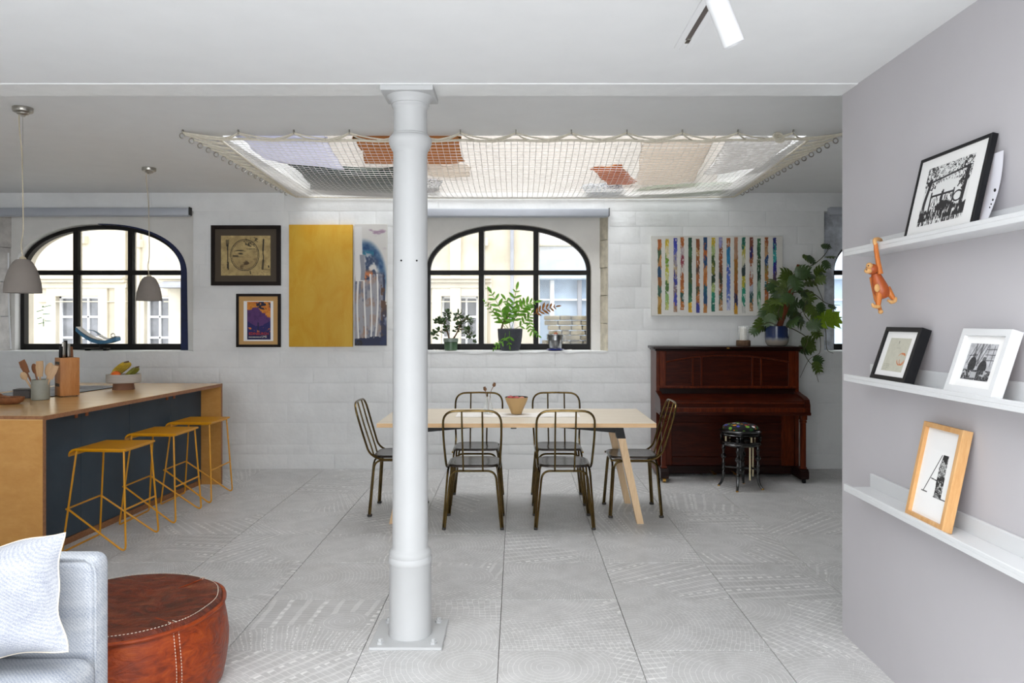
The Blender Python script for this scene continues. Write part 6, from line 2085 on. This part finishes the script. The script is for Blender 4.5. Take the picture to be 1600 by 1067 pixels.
def a_A(u, v):
    """the letter A with a thin and a marbled thick stroke"""
    img = np.zeros(u.shape + (3,)) + C(238, 237, 235)
    n = fbm(u * 16, v * 22, 77); n2 = fbm(u * 40, v * 50, 78)
    K = C(34, 33, 34)
    x_, y_ = u, v
    lay(img, seg(x_, y_, .55, .08, .10, .86, .014), K)
    lay(img, seg(x_, y_, .30, .58, .62, .60, .011), K)
    lay(img, seg(x_, y_, .02, .88, .24, .88, .012), K); lay(img, seg(x_, y_, .52, .92, .98, .92, .012), K)
    thick = (u > .50 + .0 * v) * (u < .80 + .02 * v) * (v > .06) * (v < .93) * ((u - .5) > (.12 - v) * 1.2)
    thick = thick * (u > np.where(v < .35, .62 - .3 * v, .52 + .03 * (v - .35)))
    lay(img, thick, C(190, 190, 188)); lay(img, thick * (n2 > .50), C(84, 84, 84)); lay(img, thick * (v > .48) * (n > .44), K); lay(img, thick * (v < .22) * (n > .46), K)
    return img


t, w_, h_ = on_ledge('framed_initial', 'pale oak frame with a large marbled letter A on the lowest ledge', 1413, 1471.5, (1443.8, 660.2), .746, 1.402, .018, .034, M['oak'], M['mount_wh'], .014)
art('letter_print', w_ * .64, h_ * .50, 100, 130, a_A, t, -w_ * .30, h_ * .74, .0134, MAT_PRINT)
obj('easel_back', MB().prism([(-w_ * .5 - .018, .014), (-w_ * .2, .014), (-w_ * .2, .10), (-w_ * .5 - .012, .075)], .036, .041, 'y'), M['brownboard'], t)

# ---- wooden toy monkey hanging by one hand from the highest ledge
mo = PX(1371, 376, 2.885)
mk_ = thing('wooden_monkey', 'jointed wooden toy monkey hanging by one hand from the highest ledge', 'toy', (mo.x, 2.885, mo.z))
def mp_(px, py, dy=0.0): return PX(px, py, 2.885 + dy) - mo
dy = -.012
obj('arm', MB().tube([mp_(1368.2, 380, dy), mp_(1369, 390, dy), mp_(1372, 410, dy), mp_(1376, 428, dy - .006)], [.0075, .0085, .0092, .0095], 10), M['teak'], mk_)
obj('hand', MB().tube(spline([mp_(1367.5, 382, dy), mp_(1366.5, 376, dy), mp_(1369, 374, dy + .01), mp_(1374, 374, .015), mp_(1378, 376.5, .03)], 4), [.0075] * 6 + [.0085] * 5 + [.007] * 4 + [.004] * 2, 10), M['limba'], mk_)
bc = mp_(1374, 446)
tor = MB()
Mt = Matrix.Rotation(R(-20), 3, 'Y')
tp_ = [(.0, -.054), (.018, -.050), (.027, -.038), (.030, -.022), (.028, -.004), (.024, .016), (.020, .036), (.015, .048), (0, .054)]
tor.lathe(tp_, 20, tuple(bc), None)
for i_ in range(len(tor.v)): tor.v[i_] = tuple(bc + Mt @ (Vector(tor.v[i_]) - bc))
obj('torso', tor, M['teak_dk'], mk_)
obj('belly_patch', MB().ball(tuple(mp_(1370.5, 450, -.024)), .011, .006, .016, 14, 8), M['limba'], mk_)
hd = mp_(1362.5, 420.5, -.006)
h_o = obj('head', MB().ball(tuple(hd), .023, .022, .021, 18, 12), M['teak_dk'], mk_)
obj('muzzle', MB().ball(tuple(mp_(1356.5, 423, -.018)), .015, .012, .011, 14, 9), M['limba'], h_o)
obj('face', MB().ball(tuple(mp_(1358.5, 415, -.018)), .013, .011, .012, 14, 9), M['limba'], h_o)
for (ex, ey) in ((1355.5, 415), (1352.5, 421.5)): obj('eye', MB().ball(tuple(mp_(ex + 1.5, ey, -.029)), .0026, .002, .0026, 8, 6), M['ink'], h_o)
obj('ear', MB().ball(tuple(mp_(1367.5, 416, -.014)), .004, .006, .007, 10, 7), M['teak'], h_o)
obj('arm', MB().tube([mp_(1362, 433, .008), mp_(1365, 448, .012), mp_(1369, 468, .008), mp_(1373.5, 478, .004), mp_(1375, 484, .0)], [.009, .009, .008, .0075, .007], 10), M['teak'], mk_)
obj('hand', MB().ball(tuple(mp_(1376, 487, 0)), .0095, .009, .009, 12, 8), M['limba'], mk_)
obj('leg', MB().tube([mp_(1374, 456, -.01), mp_(1373, 466, -.014), mp_(1372, 477, -.014)], [.0135, .0115, .009], 10), M['teak'], mk_)
obj('foot', MB().tube(spline([mp_(1374, 478, -.014), mp_(1370, 479, -.018), mp_(1365, 478, -.02), mp_(1362.5, 474, -.02)], 4), [.008] * 5 + [.007] * 5 + [.005] * 3, 10), M['limba'], mk_)
obj('leg', MB().tube([mp_(1385, 450, -.004), mp_(1390, 458, -.008), mp_(1396, 467, -.01)], [.0145, .0125, .009], 10), M['teak'], mk_)
obj('foot', MB().tube(spline([mp_(1398, 465, -.01), mp_(1398, 470, -.014), mp_(1393, 472, -.018), mp_(1387, 469, -.02)], 4), [.008] * 5 + [.007] * 5 + [.005] * 3, 10), M['limba'], mk_)

# ---- ceiling spotlight on its recessed track
sp0 = thing('track_spotlight', 'white cylinder spotlight on a short recessed ceiling track', 'spotlight', (.641, 2.2, 2.503))
tk = MB()
tk.rbox(-.034, -.010, -.3, .70, -.004, 0, .001).rbox(.010, .034, -.3, .70, -.004, 0, .001).rbox(-.010, .010, .62, .72, -.0035, 0, .001)
tr = obj('track', tk, M['plaster'], sp0)
obj('track_slot', MB().box(-.010, .010, -.3, .62, -.0012, -.0002), plain('dark_track_channel', (96, 88, 84), .5), tr)
obj('track_contact', MB().rbox(-.006, .010, .60, .64, -.007, -.001, .001), M['steel'], tr)
E = V(.637 - .641, 0, 2.257 - 2.503)
ax = V(.40, .10, -.90).normalized()
T0 = E - ax * .205
Bm = basis(ax, (0, 1, 0))
cyl = MB()
prof = [(0, 0), (.027, 0), (.031, .004), (.031, .203), (.0295, .205), (.028, .203), (.027, .185), (0, .18)]
vv_ = MB().lathe(prof, 32)
cyl.add([T0 + Bm @ Vector((p[0], p[2], p[1])) for p in vv_.v], vv_.f)
obj('lamp_body', cyl, M['shelf'], sp0)
md = T0 + ax * .06
obj('yoke', MB().tube([(.0, -.02, -.003), (.0, -.02, -.05), md + V(.02, -.035, .0), md], [.01, .009, .008, .008], 10), M['shelf'], sp0)

# ================================================================== THE NET AND THE CUSHIONS ON IT
nt_ = thing('rope_net', 'white rope net laced across the ceiling void on a row of eye hooks', 'net', (0, 6.1, 2.66))
O = Vector((0, 6.1, 2.66))
FL_, FR_ = V(-1.985, 5.03, 2.662), V(1.955, 5.03, 2.662)
BL_, BR_ = V(-2.15, 7.325, 2.658), V(2.12, 7.325, 2.658)
hookx = [-2.185 + .3635 * i for i in range(13)]


def netp(s, t):
    a = FL_.lerp(FR_, s); b = BL_.lerp(BR_, s)
    p = a.lerp(b, t)
    sag = .115 * (math.sin(PI * s) ** .55) * (math.sin(PI * min(1, t * .96 + .02)) ** .8)
    sag += .03 * math.exp(-((s - .2) / .12) ** 2 - ((t - .45) / .3) ** 2) + .03 * math.exp(-((s - .8) / .1) ** 2 - ((t - .4) / .3) ** 2)
    # the front rope is drawn up and out at each hook
    if t < .06:
        ph = ((p.x - hookx[0]) / .3635) % 1.0
        k_ = (1 - t / .06) * abs(math.cos(PI * ph))
        p.y -= .014 * k_ * k_; sag -= .004 * k_
    p.z -= max(0, sag)
    return p


mb = MB()
for i in range(94):
    s = i / 93
    mb.tube([netp(s, t) - O for t in np.linspace(0, 1, 44)], .0021, 4, caps=False)
for j in range(1, 42):
    t = j / 42
    mb.tube([netp(s, t) - O for s in np.linspace(0, 1, 60)], .0021, 4, caps=False)
obj('netting', mb, M['net'], nt_, fix=False, kind='stuff')
edge_ = [netp(s, 0) for s in np.linspace(0, 1, 90)] + [netp(1, t) for t in np.linspace(0, 1, 30)[1:]] + [netp(s, 1) for s in np.linspace(1, 0, 40)[1:]] + [netp(0, t) for t in np.linspace(1, 0, 30)[1:-1]]
obj('border_rope', MB().tube([p - O for p in edge_], .0088, 7, closed=True), M['rope'], nt_)
hook_m = MB()
hook_m.tube([(0, 0, .0), (0, 0, -.004)], .005, 8)
hook_m.tube([(.0, .011 * math.sin(a * PI / 8), -.014 + .013 * math.cos(a * PI / 8)) for a in range(16)], .0035, 7, closed=True)
hook_me = hook_m.mesh('hook'); hook_me.materials.append(M['steel'])
ring_m = MB().tube([(0, 0, .0), (0, 0, -.008)], .004, 8)
ring_m.tube([(.017 * math.sin(a * PI / 9), 0, -.024 + .017 * math.cos(a * PI / 9)) for a in range(18)], .0042, 7, closed=True)
ring_me = ring_m.mesh('ring'); ring_me.materials.append(M['steel'])
lace = MB()


def rope(a, b, r=.0058, dip=.008):
    m_ = (a + b) / 2 - V(0, 0, dip)
    lace.tube([a - O, a.lerp(m_, .5) - O - V(0, 0, dip * .25), m_ - O, m_.lerp(b, .5) - O - V(0, 0, dip * .25), b - O], r, 6)


HZ = 2.70
for i, x in enumerate(hookx):
    h = V(x, 4.925, HZ)
    obj('hook', hook_me, None, nt_, h - O)
    e = h + V(0, 0, -.020)
    for dx, d2 in ((-.12, 0), (.085, 0), (.25, .01), (-.2, .01)):
        s = (x + dx - FL_.x) / (FR_.x - FL_.x)
        if -0.02 <= s <= 1.02: rope(e + V(0, .004, 0), netp(min(1, max(0, s)), 0) + V(0, 0, .006), .0055)
rope(V(hookx[0], 4.925, HZ - .018), netp(0, 0)); rope(V(hookx[0], 4.925, HZ - .018), netp(.03, 0), .0055, .004); rope(V(hookx[-1], 4.925, HZ - .018), netp(1, 0)); rope(V(hookx[-1], 4.925, HZ - .018), netp(.96, 0))
for sd in (0, 1):
    xr = -2.215 if sd == 0 else 2.175
    for i in range(17):
        y = 4.985 + i * .141
        x = xr + (0 if sd == 0 else 0) + (-.0 if sd == 0 else .0)
        obj('ring', ring_me, None, nt_, V(x, y, HZ) - O)
        e = V(x + (.016 if sd == 0 else -.016), y, HZ - .018)
        t0 = (y - 5.03) / 2.295
        for dt in (.02, .075):
            t = min(.99, max(0.0, t0 + dt))
            rope(e, netp(sd, t), .0055, .006)
for i in range(30):
    x = -2.13 + i * .1468
    if x > 2.12: break
    h = obj('wall_hook', hook_me, None, nt_, V(x, 7.338, 2.662) - O)
    h.rotation_euler = (-PI / 2, 0, 0)
    h.scale = (.8, .8, .8)
obj('lacing_rope', lace, M['rope'], nt_)
for (cx_, n_) in ((1.72, 3),):
    kt = MB()
    for k_ in range(n_):
        kt.tube([V(cx_ + .03 * math.cos(a * PI / 6) + .01 * k_, 4.95 + .01 * k_, 2.665 + .02 * math.sin(a * PI / 6) - .008 * k_) - O for a in range(12)], .007, 6, closed=True)
    obj('rope_knot', kt, M['rope'], nt_)


def fabric2(name, col, col2=None, sc=40):
    m_, nt, b = nodes(name)
    vo = N(nt, 'ShaderNodeTexVoronoi'); vo.inputs['Scale'].default_value = sc
    L(nt, objco(nt, (1, 1, 1)), vo.inputs['Vector'])
    L(nt, ramp(nt, vo.outputs['Distance'], [(.32, lin(col)), (.5, lin(col2 or col))]), b.inputs['Base Color'])
    b.inputs['Roughness'].default_value = .95
    # thin cloth lets some of the rooflight through
    tl = nt.nodes.new('ShaderNodeBsdfTranslucent')
    L(nt, b.inputs['Base Color'].links[0].from_socket, tl.inputs[0])
    mx = nt.nodes.new('ShaderNodeMixShader')
    mx.inputs[0].default_value = .55
    L(nt, b.outputs[0], mx.inputs[1]); L(nt, tl.outputs[0], mx.inputs[2])
    L(nt, mx.outputs[0], nt.nodes['Material Output'].inputs[0])
    return m_


def net_z(x, y):
    t = min(1, max(.0, (y - 5.03) / 2.295))
    a, b = FL_.lerp(BL_, t).x, FR_.lerp(BR_, t).x
    s = min(1, max(0, (x - a) / (b - a)))
    return netp(s, max(t, .061)).z


def net_cushion(label, s, t, w_, h_, th, m, rz=0, tilt=(0, 0), lift=0.0, pinch=.06, cat='cushion', name='net_cushion'):
    """a soft cushion lying in the sag of the net and taking its shape"""
    p = netp(s, t)
    c = thing(name, label, cat, (p.x, p.y, p.z), 0, 'cushions lying on the ceiling net')
    mb, bd_ = pillow_mb(w_, h_, th, 18, pinch, .004, int(s * 100))
    cr, sr = math.cos(rz), math.sin(rz)
    def fit(q):
        x, y = q[0] * cr - q[1] * sr, q[0] * sr + q[1] * cr
        y = max(y, 5.10 - p.y); y = min(y, 7.30 - p.y)
        x = min(max(x, -1.965 - p.x), 1.935 - p.x)
        z = net_z(p.x + x, p.y + y) - p.z + .009 + lift + (q[2] + th / 2) * (.75 if q[2] < 0 else 1) * .9
        return (x, y, z)
    mb.v = [fit(q) for q in mb.v]
    obj('cover', mb, m, c, ang=180)
    obj('seam', MB().tube([fit(q) for q in bd_], .004, 5, closed=True), m, c)


mg = fabric2('dark_green_cloth', (62, 78, 70), (74, 90, 80)); mt2 = fabric2('tan_cloth', (190, 142, 92)); mw = fabric2('pale_lilac_cloth', (226, 226, 236)); mc = fabric2('cream_cloth', (226, 218, 208))
mpat = fabric2('black_and_white_print', (50, 52, 60), (210, 208, 210), 55); mpat2 = fabric2('blue_white_print', (84, 110, 132), (218, 220, 222), 50); msage = fabric2('sage_cloth', (150, 166, 140)); mor = fabric2('orange_cloth', (196, 128, 66))
net_cushion('pale lilac cushion at the corner of the net nearest the pendant lamps', .10, .15, .62, .78, .12, mw, .05)
net_cushion('large dark green cushion on the net towards the kitchen', .165, .60, .92, 1.50, .12, mg, .12, pinch=.16)
net_cushion('tan cushion at the front edge of the net beside the white column', .315, .125, .74, .62, .14, mt2, .03)
net_cushion('cream cushion on the net behind the tan one', .375, .33, .34, .30, .10, mc, .1)
net_cushion('black and white printed cushion on the net behind the white column', .305, .62, .34, .60, .10, mpat, .15)
net_cushion('orange cushion on the net, half under the blue printed one', .695, .40, .24, .62, .08, mor, -.35)
net_cushion('blue and white printed cushion on the net above the wide striped canvas', .69, .74, .36, .55, .10, mpat2, -.2)
net_cushion('large cream cushion on the net towards the partition', .795, .32, .50, 1.25, .14, mc, -.12)
net_cushion('white folded blanket at the corner of the net nearest the partition', .93, .24, .48, .95, .12, fabric2('white_cloth', (236, 235, 234), (214, 212, 210), 18), -.08, cat='blanket', name='folded_blanket')
net_cushion('sage green cushion at the back of the net towards the partition', .87, .86, .90, .50, .10, msage, .0)
